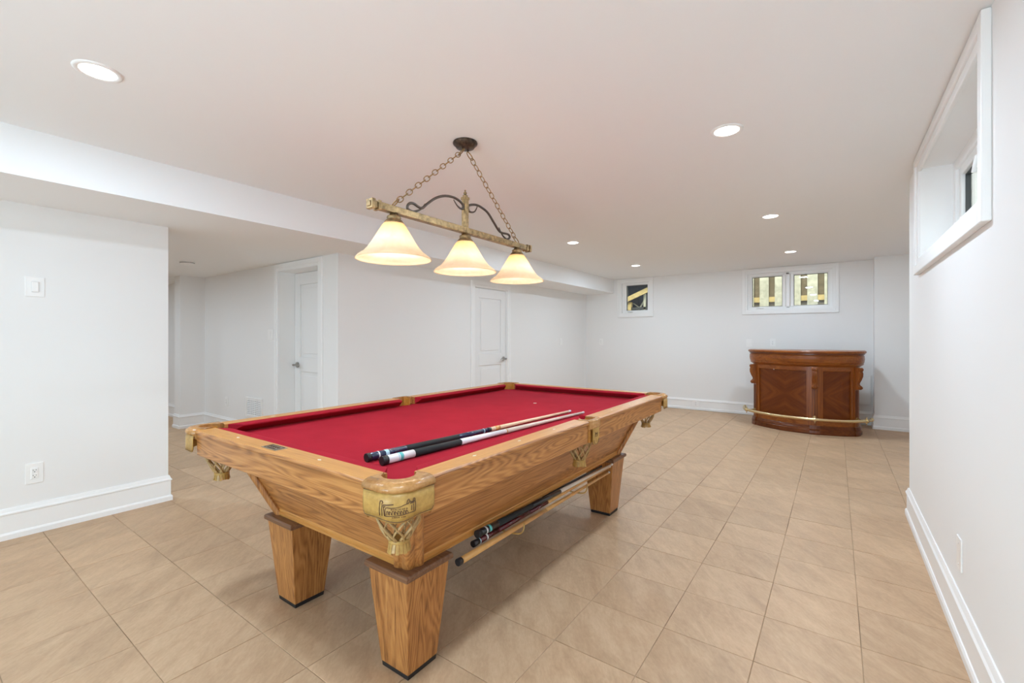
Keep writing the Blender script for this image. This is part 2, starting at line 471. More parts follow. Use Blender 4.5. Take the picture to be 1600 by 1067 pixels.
# baseboards
BP = [(0.0, 0.0), (0.022, 0.0), (0.022, 0.030), (0.017, 0.040), (0.013, 0.042), (0.013, 0.146), (0.019, 0.150), (0.019, 0.158), (0.013, 0.166), (0.009, 0.178), (0.006, 0.186), (0.0, 0.186)]
def baseboard(name, path, label):
    mb = MB(); rings = []
    offs = [offset_path(path, d) for d, z in BP]
    for k in range(len(path)):
        rings.append([(offs[i][k].x, offs[i][k].y, BP[i][1]) for i in range(len(BP))])
    mb.loft(rings)
    return struct(mb.obj(name, 'trim'), label, 'baseboard')
baseboard('baseboard_left', [(XL, YN), (XL, 1.236), (XL - .14, 1.236), (XL - .14, 0.4)], 'tall white baseboard along the left wall')
baseboard('baseboard_hall', [(-11.1, YH), (-7.3, YH), (-7.3, 2.29), (-7.1, 2.29), (-7.1, YH), (-5.17, YH)], 'white baseboard running down the hall wall')
baseboard('baseboard_corner', [(-4.2, YH), (XF, YH), (XF, 4.545)], 'white baseboard between the two doors')
baseboard('baseboard_back', [(XF, 5.445), (XF, YB), (0.42, YB), (0.42, 7.70), (1.1, 7.70)], 'white baseboard along the back wall behind the bar')
baseboard('baseboard_right', [(1.1, 7.70), (1.1, 4.10), (XR, 4.10), (XR, YN)], 'tall white baseboard along the right wall')

# ------------------------------------------------------------------ doors
def frame_box(mb, axis, a0, a1, z0, z1, w, d0, d1, bottom=True):
    """rectangular frame of width w lying inside a0..a1 x z0..z1"""
    def bx(p0, p1, q0, q1):
        if axis == 'x': mb.box(p0, p1, d0, d1, q0, q1)
        else: mb.box(d0, d1, p0, p1, q0, q1)
    bx(a0, a0 + w, z0, z1); bx(a1 - w, a1, z0, z1); bx(a0 + w, a1 - w, z1 - w, z1)
    if bottom: bx(a0 + w, a1 - w, z0, z0 + w)
    return mb

def lever(parent, p, axis, s_out, s_dir):
    """lever handle at p; out = room direction sign, dir = lever direction sign along axis"""
    mb = MB()
    if axis == 'x':
        mb.tube([p, (p[0], p[1] + s_out * .012, p[2])], 0.032, 16)
        mb.tube([p, (p[0], p[1] + s_out * .05, p[2])], 0.011, 10)
        mb.tube([(p[0] - s_dir * .01, p[1] + s_out * .05, p[2]), (p[0] + s_dir * .05, p[1] + s_out * .052, p[2] + .003), (p[0] + s_dir * .115, p[1] + s_out * .048, p[2] - .004)], [.011, .010, .007], 10)
    else:
        mb.tube([p, (p[0] + s_out * .012, p[1], p[2])], 0.032, 16)
        mb.tube([p, (p[0] + s_out * .05, p[1], p[2])], 0.011, 10)
        mb.tube([(p[0] + s_out * .05, p[1] - s_dir * .01, p[2]), (p[0] + s_out * .052, p[1] + s_dir * .05, p[2] + .003), (p[0] + s_out * .048, p[1] + s_dir * .115, p[2] - .004)], [.011, .010, .007], 10)
    o = mb.obj('handle', 'nickel', parent); o['label'] = 'brushed metal lever handle'

def door(name, axis, a0, a1, h, face, slab_d, room, hinge_hi, thick, label):
    """door opening a0..a1 wide, wall face coordinate, slab recessed by slab_d; room = sign of the room side"""
    sl0 = face - room * slab_d; sl1 = sl0 - room * 0.04
    def B(mb, p0, p1, d0, d1, z0, z1):
        if axis == 'x': mb.box(p0, p1, d0, d1, z0, z1)
        else: mb.box(d0, d1, p0, p1, z0, z1)
    st = 0.115
    mb = MB()   # stiles, rails
    g = 0.004
    B(mb, a0 + g, a0 + st, sl0, sl1, 0.008, h - g); B(mb, a1 - st, a1 - g, sl0, sl1, 0.008, h - g)
    for z0, z1 in ((0.008, 0.22), (0.83, 0.99), (h - 0.135, h - g)):
        B(mb, a0 + st, a1 - st, sl0, sl1, z0, z1)
    d = struct(mb.obj(name, 'door', bevel=0.002, seg=1), label, 'door')
    for z0, z1 in ((0.22, 0.83), (0.99, h - 0.135)):
        p = MB(); B(p, a0 + st, a1 - st, sl0 - room * .012, sl1 + room * .006, z0, z1)
        B(p, a0 + st + .045, a1 - st - .045, sl0 - room * .004, sl0 - room * .0125, z0 + .045, z1 - .045)
        p.obj('panel', 'door', d, bevel=0.004, seg=2)
    j = MB()    # jamb lining with stop
    jd0, jd1 = face, face - room * thick
    B(j, a0 - .015, a0, jd0, jd1, 0, h + .015); B(j, a1, a1 + .015, jd0, jd1, 0, h + .015); B(j, a0, a1, jd0, jd1, h, h + .015)
    j.obj('jamb', 'trim', d)
    c = MB()
    w = 0.085
    for (o_, t_) in ((0.0, 0.014), (0.018, 0.020)):
        B(c, a0 - w + o_ * .4, a0 - o_ * 1.6 - .004, face, face + room * t_, 0, h + w - o_ * .4)
        B(c, a1 + o_ * 1.6 + .004, a1 + w - o_ * .4, face, face + room * t_, 0, h + w - o_ * .4)
        B(c, a0 - o_ * 1.6 - .004, a1 + o_ * 1.6 + .004, face, face + room * t_, h + .004 + o_ * 1.6, h + w - o_ * .4)
    c.obj('casing', 'trim', d, bevel=0.003, seg=2)
    hy = (a0 + .065) if hinge_hi else (a1 - .065)
    z = 0.905
    lever(d, (hy, sl0, z) if axis == 'x' else (sl0, hy, z), axis, room, 1 if hinge_hi else -1)
    hg = MB(); ha = a1 - .002 if hinge_hi else a0 + .002
    for hz in (0.22, 0.95, h - .25):
        if axis == 'x': hg.tube([(ha, sl0 + room * .004, hz), (ha, sl0 + room * .004, hz + .09)], .006, 8)
        else: hg.tube([(sl0 + room * .004, ha, hz), (sl0 + room * .004, ha, hz + .09)], .006, 8)
    hg.obj('hinge', 'nickel', d)
    return d
door('door_1', 'x', D1X0, D1X1, D1H, YH, 0.18, -1, True, 0.26, 'white two-panel door set deep in its casing in the hall')
# the hall door shows its knob on the left stile; the far door on the right stile
door('door_2', 'y', 4.63, 5.36, 1.90, XF, 0.02, 1, False, T, 'white two-panel door with lever handle behind the pool table')

# ------------------------------------------------------------------ windows
def back_window(name, cas, op, panes, crank, label):
    x0, x1, z0, z1 = cas
    c = MB()
    frame_box(c, 'x', x0, x1, z0, z1, .045, YB - .022, YB)
    frame_box(c, 'x', x0 + .012, x1 - .012, z0 + .012, z1 - .012, .06, YB - .014, YB)
    w = struct(c.obj(name, 'trim', bevel=.003, seg=2), label, 'window')
    ox0, ox1, oz0, oz1 = op
    r = MB(); frame_box(r, 'x', ox0, ox1, oz0, oz1, .012, YB - .004, YB + .09); r.obj('reveal', 'trim', w)
    fr = MB(); frame_box(fr, 'x', ox0 + .010, ox1 - .010, oz0 + .010, oz1 - .010, .035, YB + .03, YB + .12)
    if len(panes) > 1:
        m0, m1 = panes[0][1] + .05, panes[1][0] - .05
        fr.box(m0, m1, YB + .03, YB + .12, oz0 + .02, oz1 - .02)
    fr.obj('window_frame', 'pvc', w, bevel=.004, seg=2)
    for (a, b, c0, c1) in panes:
        s = MB(); frame_box(s, 'x', a - .045, b + .045, c0 - .045, c1 + .045, .045, YB + .045, YB + .105); so = s.obj('sash', 'pvc', w, bevel=.005, seg=2)
        k = MB(); frame_box(k, 'x', a - .004, b + .004, c0 - .004, c1 + .004, .010, YB + .060, YB + .085); k.obj('gasket', 'gasket', so)
        MB().box(a - .003, b + .003, YB + .070, YB + .076, c0 - .003, c1 + .003).obj('pane', 'glass', so)
    if crank:
        cx, cz = crank
        h = MB(); h.tube([(cx, YB + .05, cz), (cx, YB + .005, cz)], .011, 10); h.box(cx - .03, cx + .04, YB + .0, YB + .016, cz - .012, cz + .010)
        h.tube([(cx + .02, YB, cz), (cx + .07, YB - .006, cz - .004)], .007, 8)
        h.obj('crank_handle', 'plastic_dim', w, bevel=.002, seg=1)
    return w
back_window('window_1', (-3.305, -2.633, 1.59, 2.29), W1, [(-3.15, -2.775 + .055, 1.715, 2.175)], (-3.08, 1.685), 'small square white window at the left of the back wall')
back_window('window_2', (-1.208, 0.038, 1.58, 2.29), W2, [(-1.075, -0.665, 1.70, 2.165), (-0.515, -0.095, 1.70, 2.165)], (-0.98, 1.672), 'wide white two-pane window above the bar on the back wall')

def right_window():
    c = MB(); y0, y1, z0, z1 = 2.085, 3.66, 1.598, 2.29
    frame_box(c, 'y', y0, y1, z0, z1, .05, XR - .026, XR)
    frame_box(c, 'y', y0 + .012, y1 - .012, z0 + .012, z1 - .012, .078, XR - .016, XR)
    w = struct(c.obj('window_3', 'trim', bevel=.004, seg=2), 'deep-set white window high on the right wall', 'window')
    r = MB(); frame_box(r, 'y', 2.17, 3.575, 1.675, 2.225, .012, XR - .006, XR + .15); r.obj('reveal', 'trim', w)
    f = MB(); frame_box(f, 'y', 2.17, 3.575, 1.675, 2.225, .065, XR + .135, XR + .195)
    f.box(XR + .135, XR + .195, 2.82, 2.92, 1.70, 2.2); f.obj('window_frame', 'pvc', w, bevel=.005, seg=2)
    for a, b in ((2.285, 2.77), (2.97, 3.46)):
        s = MB(); frame_box(s, 'y', a - .05, b + .05, 1.735, 2.165, .05, XR + .15, XR + .192); so = s.obj('sash', 'pvc', w, bevel=.005, seg=2)
        k = MB(); frame_box(k, 'y', a - .004, b + .004, 1.781, 2.119, .010, XR + .168, XR + .190); k.obj('gasket', 'gasket', so)
        MB().box(XR + .181, XR + .186, a - .003, b + .003, 1.782, 2.118).obj('pane', 'glass', so)
    h = MB(); h.box(XR + .118, XR + .135, 2.79, 2.83, 1.95, 2.04); h.tube([(XR + .12, 2.81, 2.03), (XR + .095, 2.81, 2.02), (XR + .085, 2.81, 1.95)], .008, 8)
    h.obj('latch_handle', 'plastic', w)
right_window()

# ------------------------------------------------------------------ wall fittings
def to_wall(mb, axis, face, room):
    """fitting modelled in local (a, out, z): map to the wall"""
    if axis == 'x': mb.v = [(a, face + room * o, z) for a, o, z in mb.v]
    else: mb.v = [(face + room * o, a, z) for a, o, z in mb.v]
    return mb
def fitting(name, axis, face, room, a, z, w, h, style, label, cat):
    base = (a, face, z) if axis == 'x' else (face, a, z)
    t = thing(name, label, cat, base, group='plates and sockets on the walls')
    def P(mb, nm, mat, bev=0.0, parent=t):
        if axis == 'x': mb.v = [(p[0], room * p[1], p[2]) for p in mb.v]
        else: mb.v = [(room * p[1], p[0], p[2]) for p in mb.v]
        return mb.obj(nm, mat, parent, bevel=bev, seg=2)
    P(MB().box(-w / 2, w / 2, 0, .006, -h / 2, h / 2), 'plate', 'plastic', .002)
    if style == 'outlet':
        P(MB().box(-.017, .017, .005, .0085, -.034, .034), 'receptacle_frame', 'plastic', .001)
        for s in (-1, 1):
            r = P(MB().box(-.0145, .0145, .008, .010, s * .0165 - .0135, s * .0165 + .0135), 'receptacle', 'plastic', .002)
            q = MB()
            q.box(-.0075, -.0055, .0098, .0104, s * .0165 + .000, s * .0165 + .009); q.box(.0055, .0075, .0098, .0104, s * .0165 + .001, s * .0165 + .008)
            q.box(-.0025, .0025, .0098, .0104, s * .0165 - .009, s * .0165 - .004)
            P(q, 'slot', 'slot', parent=r)
    elif style == 'dimmer':
        P(MB().box(-.017, .017, .005, .009, -.034, .034), 'rocker_frame', 'plastic_dim', .001)
        P(MB().box(-.0145, .0145, .008, .0125, -.031, .031), 'rocker', 'plastic', .002)
        P(MB().box(.0185, .0215, .005, .010, -.03, .03), 'slider', 'plastic_dim')
    elif style == 'switch':
        P(MB().box(-.0165, .0165, .005, .010, -.033, .033), 'rocker', 'plastic', .002)
        P(MB().box(-.0175, .0175, .0045, .0065, -.035, .035), 'rocker_frame', 'plastic_dim')
    else:
        for s in (-1, 1):
            q = MB(); q.tube([(0, .005, s * .042), (0, .0075, s * .042)], .004, 8); P(q, 'screw', 'plastic_dim')
    return t
fitting('dimmer_switch', 'y', XL, 1, 0.543, 1.535, .085, .122, 'dimmer', 'square white dimmer plate high on the left wall', 'switch')
fitting('wall_outlet', 'y', XL, 1, 0.541, 0.372, .078, .125, 'outlet', 'white double outlet low on the left wall below the dimmer', 'outlet')
fitting('blank_plate', 'y', XR, -1, 2.54, 0.345, .08, .13, 'blank', 'white blank cover plate low on the right wall', 'plate')
fitting('wall_outlet', 'x', YB, -1, -0.787, 1.137, .075, .12, 'outlet', 'white outlet on the back wall just above the bar top', 'outlet')
fitting('light_switch', 'x', YB, -1, -1.113, 1.129, .075, .12, 'switch', 'white switch plate on the back wall at the left end of the bar', 'switch')
fitting('wall_outlet', 'x', YB - .0, -1, -3.633, 1.134, .075, .12, 'outlet', 'white outlet on the back wall below the small left window', 'outlet')
fitting('wall_outlet', 'x', YB - .0185, -1, -1.907, 0.108, .115, .115, 'outlet', 'white outlet set into the back-wall baseboard left of the bar', 'outlet')
fitting('light_switch', 'y', XF, 1, 6.97, 1.145, .08, .12, 'switch', 'white switch on the far left wall right of the closed door', 'switch')
fitting('light_switch', 'x', YH, -1, -5.27, 1.25, .115, .12, 'switch', 'white switch plate left of the hall door', 'switch')
fitting('wall_outlet', 'x', YH, -1, -6.41, 0.39, .075, .12, 'outlet', 'white outlet low on the hall wall left of the vent', 'outlet')
fitting('wall_outlet', 'x', YH, -1, -8.15, 0.425, .075, .12, 'outlet', 'white outlet deepest in the hall beyond the wall stub', 'outlet')

def vent():
    t = thing('air_vent', 'white louvred floor-level air vent in the hall wall', 'vent', (-5.66, YH, 0.375))
    w, h = .205, .12
    f = MB(); frame_box(f, 'x', -w, w, -h, h, .025, -.012, 0); f.obj('frame', 'plastic', t, bevel=.002, seg=1)
    MB().box(-w + .02, w - .02, -.002, 0, -h + .02, h - .02).obj('backing', 'vent_dark', t)
    n = 9
    for k in range(n):
        z = -h + .032 + k * (2 * h - .064) / (n - 1)
        MB().add([(-w + .022, -.011, z - .007), (w - .022, -.011, z - .007), (w - .022, -.002, z + .007), (-w + .022, -.002, z + .007),
                  (-w + .022, -.010, z - .005), (w - .022, -.010, z - .005), (w - .022, -.001, z + .008), (-w + .022, -.001, z + .008)],
                 [(0, 1, 2, 3), (7, 6, 5, 4), (0, 4, 5, 1), (1, 5, 6, 2), (2, 6, 7, 3), (3, 7, 4, 0)]).obj('slat', 'plastic', t)
    for k in range(8):
        x = -w + .045 + k * (2 * w - .09) / 7
        MB().box(x - .002, x + .002, -.0125, -.008, -h + .022, h - .022).obj('divider', 'plastic', t)
vent()
ap = thing('access_panel', 'flat white access panel on the back wall right of the bar', 'panel', (0.32, YB, 0.485))
MB().box(-.075, .07, -.018, 0, -.20, .205).obj('board', 'trim', ap, bevel=.002, seg=1)
MB().box(.071, .078, -.020, 0, -.205, .21).obj('side_strip', 'plastic_dim', ap)

sd = thing('smoke_detector', 'round white smoke detector on the hall ceiling', 'detector', (-5.75, 1.92, SZ))
MB().lathe([(.0, 0), (.068, 0), (.070, -.010), (.066, -.012), (.066, -.02), (.060, -.030), (.035, -.036), (0.001, -.037)], n=28, caps=False).obj('housing', 'plastic', sd)
MB().lathe([(.0675, -.011), (.0685, -.0135), (.0675, -.016)], n=28, caps=False).obj('vent_ring', 'slot', sd)

# ------------------------------------------------------------------ recessed downlights
def downlight(x, y, z, label, first=None):
    if first is not None:
        t = dup(first, (x, y, z), 0, label)
    else:
        t = thing('recessed_downlight', label, 'light', (x, y, z), group='recessed ceiling downlights')
        MB().lathe([(.058, -.001), (.060, -.005), (.072, -.006), (.078, -.003), (.079, 0)], n=32, caps=False).obj('trim_ring', 'plastic', t)
        MB().lathe([(.0, -.0035), (.059, -.0035), (.059, 0), (0, 0)], n=32, caps=False).obj('lens', 'led', t)
    ld = bpy.data.lights.new('downlight_lamp', 'AREA'); ld.shape = 'DISK'; ld.size = .12
    ld.energy = DOWNLIGHT_POWER; ld.color = DOWNLIGHT_COLOR
    lo = bpy.data.objects.new('downlight_lamp', ld); COL.objects.link(lo)
    lo.location = (x, y, z - .012)
    return t
dl = downlight(-0.46, 2.55, CZ, 'largest round downlight, nearest of the right-hand ceiling row')
downlight(-0.47, 4.58, CZ, 'middle round downlight of the right-hand ceiling row', dl)
downlight(-0.46, 6.62, CZ, 'farthest round downlight of the right-hand row, above the bar', dl)
downlight(-2.42, 4.55, CZ, 'round downlight right of the hanging lamp, nearer of the left pair', dl)
downlight(-2.43, 6.55, CZ, 'farthest left round downlight, just in front of the small window', dl)
downlight(-2.42, 0.50, CZ, 'round downlight at the upper left, nearest the left soffit', dl)
downlight(-0.46, 0.35, CZ, 'round downlight added overhead of the viewer, outside the picture', dl)  # unseen lamp added for light, continuing the right-hand row
downlight(-5.0, 0.9, SZ, 'round downlight added at the mouth of the hall, hidden behind the left wall', dl)  # this and the next two: unseen lamps added to brighten the hall
downlight(-6.6, 1.0, SZ, 'second round downlight added in the hall, unseen behind the left wall', dl)
downlight(-9.2, 1.2, SZ, 'unseen round downlight added far down the hall', dl)

# ------------------------------------------------------------------ pool table
TC = (-1.70, 2.055, 0); TR = 0.0096
table = thing('pool_table', 'golden oak pool table with red cloth and leather net pockets', 'table', TC, TR)
HW, HL = 0.725, 1.26       # outer half sizes
WX, WY = 0.643, 1.178      # wood / cloth boundary
NX, NY = 0.592, 1.130      # cushion nose
RT, RB, BED = 0.81, 0.70, 0.765
PC = (0.640, 1.176); PR = 0.052
SPX, SPR = 0.685, 0.055

# wooden rails: two ends, four sides
def rail_profile():       # distance outwards from boundary, z
    w = HW - WX
    return [(0, BED - .02), (0, RT), (w - .006, RT), (w - .001, RT - .004), (w, RT - .010), (w - .002, RT - .017), (w - .007, RT - .019), (w - .009, RB + .004), (w - .013, RB), (w - .035, RB), (w - .035, BED - .02)]
pr = rail_profile()
ESX, ESY = 0.590, 1.118    # rail ends near the corner pockets
for sy in (-1, 1):
    top = MB(); prof = [(sy * (WY + p), z) for p, z in pr]
    top.prism_axis(prof, 'x', -ESX, ESX); top.obj('end_rail', 'oak_x', table)
    MB().box(-ESX + .001, ESX - .001, sy * (WY + .001), sy * (HL - .006), RT - .004, RT + .0015).obj('rail_cap', 'oaktop_x', table, bevel=.001, seg=1)
for sx in (-1, 1):
    for sy in (-1, 1):
        r = MB(); r.prism_axis([(sx * (WX + p), z) for p, z in pr], 'y', sy * .062, sy * ESY); r.obj('side_rail', 'oak_y', table)
        MB().box(sx * (WX + .001), sx * (HW - .006), sy * .063, sy * (ESY - .001), RT - .004, RT + .0015).obj('rail_cap', 'oaktop_y', table, bevel=.001, seg=1)

# cushions
def cushion(kind, sx, sy):
    mb = MB()
    if kind == 'end':
        a = [(-.578, WY), (.578, WY)]; b = [(-.532, NY), (.532, NY)]
        mk = lambda p, z: (p[0], p[1] * sy, z)
    else:
        a = [(WX, .068), (WX, 1.105)]; b = [(NX, .086), (NX, 1.062)]
        mk = lambda p, z: (p[0] * sx, p[1] * sy, z)
    low = [((a[k][0] * .97 + b[k][0] * .03), (a[k][1] * .97 + b[k][1] * .03)) for k in (0, 1)]
    mid = [((a[k][0] * .25 + b[k][0] * .75), (a[k][1] * .25 + b[k][1] * .75)) for k in (0, 1)]
    rings = [[mk(a[0], BED + .001), mk(a[1], BED + .001)], [mk(a[0], RT), mk(a[1], RT)], [mk(mid[0], RT - .001), mk(mid[1], RT - .001)],
             [mk(b[0], RT - .004), mk(b[1], RT - .004)], [mk(b[0], RT - .010), mk(b[1], RT - .010)], [mk(low[0], BED + .001), mk(low[1], BED + .001)]]
    n = 6; vs = [r[0] for r in rings] + [r[1] for r in rings]
    fs = [(i, (i + 1) % n, n + (i + 1) % n, n + i) for i in range(n)] + [tuple(range(n)), tuple(range(n, 2 * n))]
    mb.add(vs, fs); mb.obj('cushion', 'cloth', table, bevel=.0025, seg=2)
for sy in (-1, 1): cushion('end', 1, sy)
for sx in (-1, 1):
    for sy in (-1, 1): cushion('side', sx, sy)

# bed with notches for the pockets
def arc_pts(c, r, a0, a1, n): return [(c[0] + r * cos(a0 + (a1 - a0) * k / n), c[1] + r * sin(a0 + (a1 - a0) * k / n)) for k in range(n + 1)]
def bed_poly():
    q = []
    # first quadrant from (WX,0) up to (0,WY)
    dy = math.sqrt(SPR ** 2 - (SPX - WX) ** 2)
    a = math.atan2(dy, WX - SPX)
    q += arc_pts((SPX, 0), SPR, pi, a, 5)
    ax = PC[0] - WX; ay = PC[1] - WY
    y1 = PC[1] - math.sqrt(PR ** 2 - ax ** 2); x1 = PC[0] - math.sqrt(PR ** 2 - ay ** 2)
    a0 = math.atan2(y1 - PC[1], -ax) ; a1 = math.atan2(-ay, x1 - PC[0])
    a0 = a0 % (2 * pi); a1 = a1 % (2 * pi)
    q += arc_pts(PC, PR, a0, a1, 6)
    q2 = [(-x, y) for x, y in reversed(q)]
    top = q + q2
    bot = [(-x, -y) for x, y in top]
    out = []
    for p in top + bot:
        if not out or (Vector(p) - Vector(out[-1])).length > 1e-5: out.append(p)
    if (Vector(out[0]) - Vector(out[-1])).length < 1e-5: out.pop()
    return out
MB().prism(bed_poly(), BED - .025, BED).obj('bed', 'cloth', table)
sp = MB(); sp.lathe([(.012, 0), (.012, .0006), (.001, .0007)], (0.007 + .01, 0.564, BED), 12); sp.obj('foot_spot', 'maple_grey', table)

# sights (inlaid diamonds)
def sight(x, y, along):
    l, w = (.011, .0055); z0, z1 = RT + .001, RT + .0021
    pts = [(l, 0), (0, w), (-l, 0), (0, -w)]
    if along == 'y': pts = [(b, a) for a, b in pts]
    MB().prism([(x + a, y + b) for a, b in pts], z0, z1).obj('sight', 'pearl', table)
for sy in (-1, 1):
    for x in (-.29, .0, .29):
        if sy == -1 and x == 0: continue
        sight(x, sy * (WY + .036), 'x')
    for sx in (-1, 1):
        for y in (.325, .60, .875): sight(sx * (WX + .036), sy * y, 'y')
npl = MB().box(-.052, .052, -WY - .060, -WY - .014, RT + .001, RT + .0035).obj('name_plate', 'pewter', table, bevel=.001, seg=1)
npl['label'] = 'small engraved grey metal plate'
eng = MB()
frame_box(eng, 'x', -.044, .044, -.018, .018, .0025, 0, .001)
for k in range(9): eng.box(-.034 + k * .0075, -.030 + k * .0075, 0, .001, -.004 + .004 * (k % 2), .008)
for k in range(7): eng.box(-.027 + k * .0075, -.022 + k * .0075, 0, .001, -.013, -.009)
eng.v = [(x, -WY - .037 + z, RT + .0034 + y) for x, y, z in eng.v]
eng.obj('engraving', 'tooling', npl)

# cabinet: four sloping aprons, four corner posts, bottom moulding, underside
TXc, TYc, BXc, BYc = 0.606, 1.118, 0.468, 0.985
ZT, ZB = 0.705, 0.402
def apron(axis, s):
    mb = MB(); t = .022
    if axis == 'x': L1, L0 = TXc - .035, BXc - .03; o1, o0 = TYc - .012, BYc - .012; mk = lambda a, o, z: (a, s * o, z)
    else: L1, L0 = TYc - .035, BYc - .03; o1, o0 = TXc - .012, BXc - .012; mk = lambda a, o, z: (s * o, a, z)
    mb.add([mk(-L0, o0, ZB), mk(L0, o0, ZB), mk(L1, o1, ZT), mk(-L1, o1, ZT), mk(-L0, o0 - t, ZB), mk(L0, o0 - t, ZB), mk(L1, o1 - t, ZT), mk(-L1, o1 - t, ZT)],
           [(0, 1, 2, 3), (7, 6, 5, 4), (0, 4, 5, 1), (1, 5, 6, 2), (2, 6, 7, 3), (3, 7, 4, 0)])
    mb.obj('apron', 'oak_' + axis, table)
    m = MB()
    h = .022; k = h / (ZT - ZB)
    ob, ot = o0 + .004, o0 + (o1 - o0) * k
    Lm = L0 - .005
    rings = []
    for a in (-Lm, Lm):
        rings.append([mk(a, ob - .02, ZB - .003), mk(a, ob + .012, ZB - .003), mk(a, ob + .014, ZB + .007), mk(a, ob + .008, ZB + .013), mk(a, ob + .009, ZB + .02), mk(a, ot, ZB + h + .004), mk(a, ob - .02, ZB + h)])
    m.loft(rings); m.obj('bottom_moulding', 'oaktop_' + axis, table)
for s in (-1, 1): apron('x', s); apron('y', s)
def post(sx, sy):
    mb = MB(); rings = []
    prof = []
    for k in range(25):
        a = -0.42 * pi / 2 + (pi / 2 * 1.84) * k / 24
        lob = abs(sin(1.5 * (a - pi / 4) * 2.0 + pi / 2))
        r = .046 + .012 * lob
        prof.append((r * cos(a), r * sin(a)))
    prof += [(-.03, .035), (-.03, -.03), (.035, -.03)]
    for z, cx, cy in ((ZT, TXc - .047, TYc - .047), (ZB - .004, BXc - .043, BYc - .043)):
        rings.append([(sx * (cx + x), sy * (cy + y), z) for x, y in prof])
    mb.loft(rings, smooth=False)
    mb.obj('corner_post', 'oak_z', table)
for sx in (-1, 1):
    for sy in (-1, 1): post(sx, sy)
MB().box(-BXc + .03, BXc - .03, -BYc + .03, BYc - .03, ZB + .002, ZB + .02).obj('underside', 'cap_y', table)
# frame that carries the rails, hidden under them
MB().box(-WX + .06, WX - .06, -WY + .08, WY - .08, BED - .06, BED - .026).obj('slate', 'grout', table)

# legs
def leg(lx, ly):
    def sq(h, z): return [(lx - h, ly - h, z), (lx + h, ly - h, z), (lx + h, ly + h, z), (lx - h, ly + h, z)]
    l = MB().loft([sq(.0725, .018), sq(.105, .376)]).obj('leg', 'oak_z', table, bevel=.002, seg=1)
    MB().loft([sq(.113, .3745), sq(.1165, .378), sq(.1165, .393), sq(.112, .3985)]).obj('leg_cap', 'cap_x', l, bevel=.0015, seg=1)
    MB().loft([sq(.069, 0.0), sq(.0705, .0185)]).obj('foot_pad', 'black_rubber', l)
for lx, ly in ((.388, -.908), (-.352, -.908), (.386, .893), (-.36, .893)): leg(lx, ly)

# pockets
def shield_emblem(wall_pt, parent, s=1.0):
    """tooled emblem: two figures with cues flanking a lettered billiard table, raised from the leather"""
    mb = MB()
    def line(pts, r=.0011): mb.tube([wall_pt(u, w) for u, w in spline([(a, b, 0) for a, b in pts], 3) and [(p.x, p.y) for p in spline([(a, b, 0) for a, b in pts], 3)]], r * s, 5)
    # standing figure on the left with a cue held out to the right
    line([(-.052, -.024), (-.053, .002), (-.051, .018)]); line([(-.044, -.024), (-.045, -.004), (-.044, .010)]); line([(-.037, -.024), (-.039, -.004), (-.040, .006)])
    line([(-.051, .018), (-.049, .024), (-.044, .024), (-.042, .018), (-.046, .013)]); line([(-.042, .011), (-.030, .012), (-.012, .014)], .0015); line([(-.041, .006), (-.034, .006)])
    # table outline
    line([(-.034, -.024), (-.034, .001), (-.02, .002)]); line([(-.034, -.024), (-.018, -.024), (.012, -.022)]); line([(-.02, .002), (.004, .004), (.018, .010), (.03, .012)])
    line([(.012, -.022), (.030, -.019), (.048, -.018)]); line([(.050, -.018), (.051, .0), (.050, .016)]); line([(.044, -.014), (.045, .0), (.044, .008)]); line([(.038, -.012), (.039, .004)])
    # leaning figure on the right
    line([(.024, .013), (.027, .024), (.031, .026), (.033, .018), (.029, .014)]); line([(.033, .018), (.040, .016), (.050, .018)]); line([(.043, .018), (.044, .025), (.049, .025), (.05, .019)]); line([(.034, .012), (.046, .013)], .0016)
    # worn lettering: two rows of upright strokes with cross bars, and the short row beneath
    for k in range(9):
        x = -.018 + k * .0052; line([(x, -.006), (x + .0004, .000)], .0008)
        if k % 2 == 0: line([(x, -.003), (x + .004, -.0025)], .0007)
    for k in range(8):
        x = -.030 + k * .0076
        line([(x, -.020), (x, -.008)], .0011); line([(x, -.008), (x + .0045, -.010 - .003 * (k % 2)), (x + .005, -.019)], .0009)
    for k in range(9):
        if k == 5: continue
        x = -.014 + k * .0042; line([(x, -.0305), (x, -.027)], .001)
        if k % 3: line([(x, -.0290), (x + .002, -.0275)], .0007)
    mb.obj('emblem', 'tooling', parent)['label'] = 'dark tooled emblem of two players at a lettered billiard table'

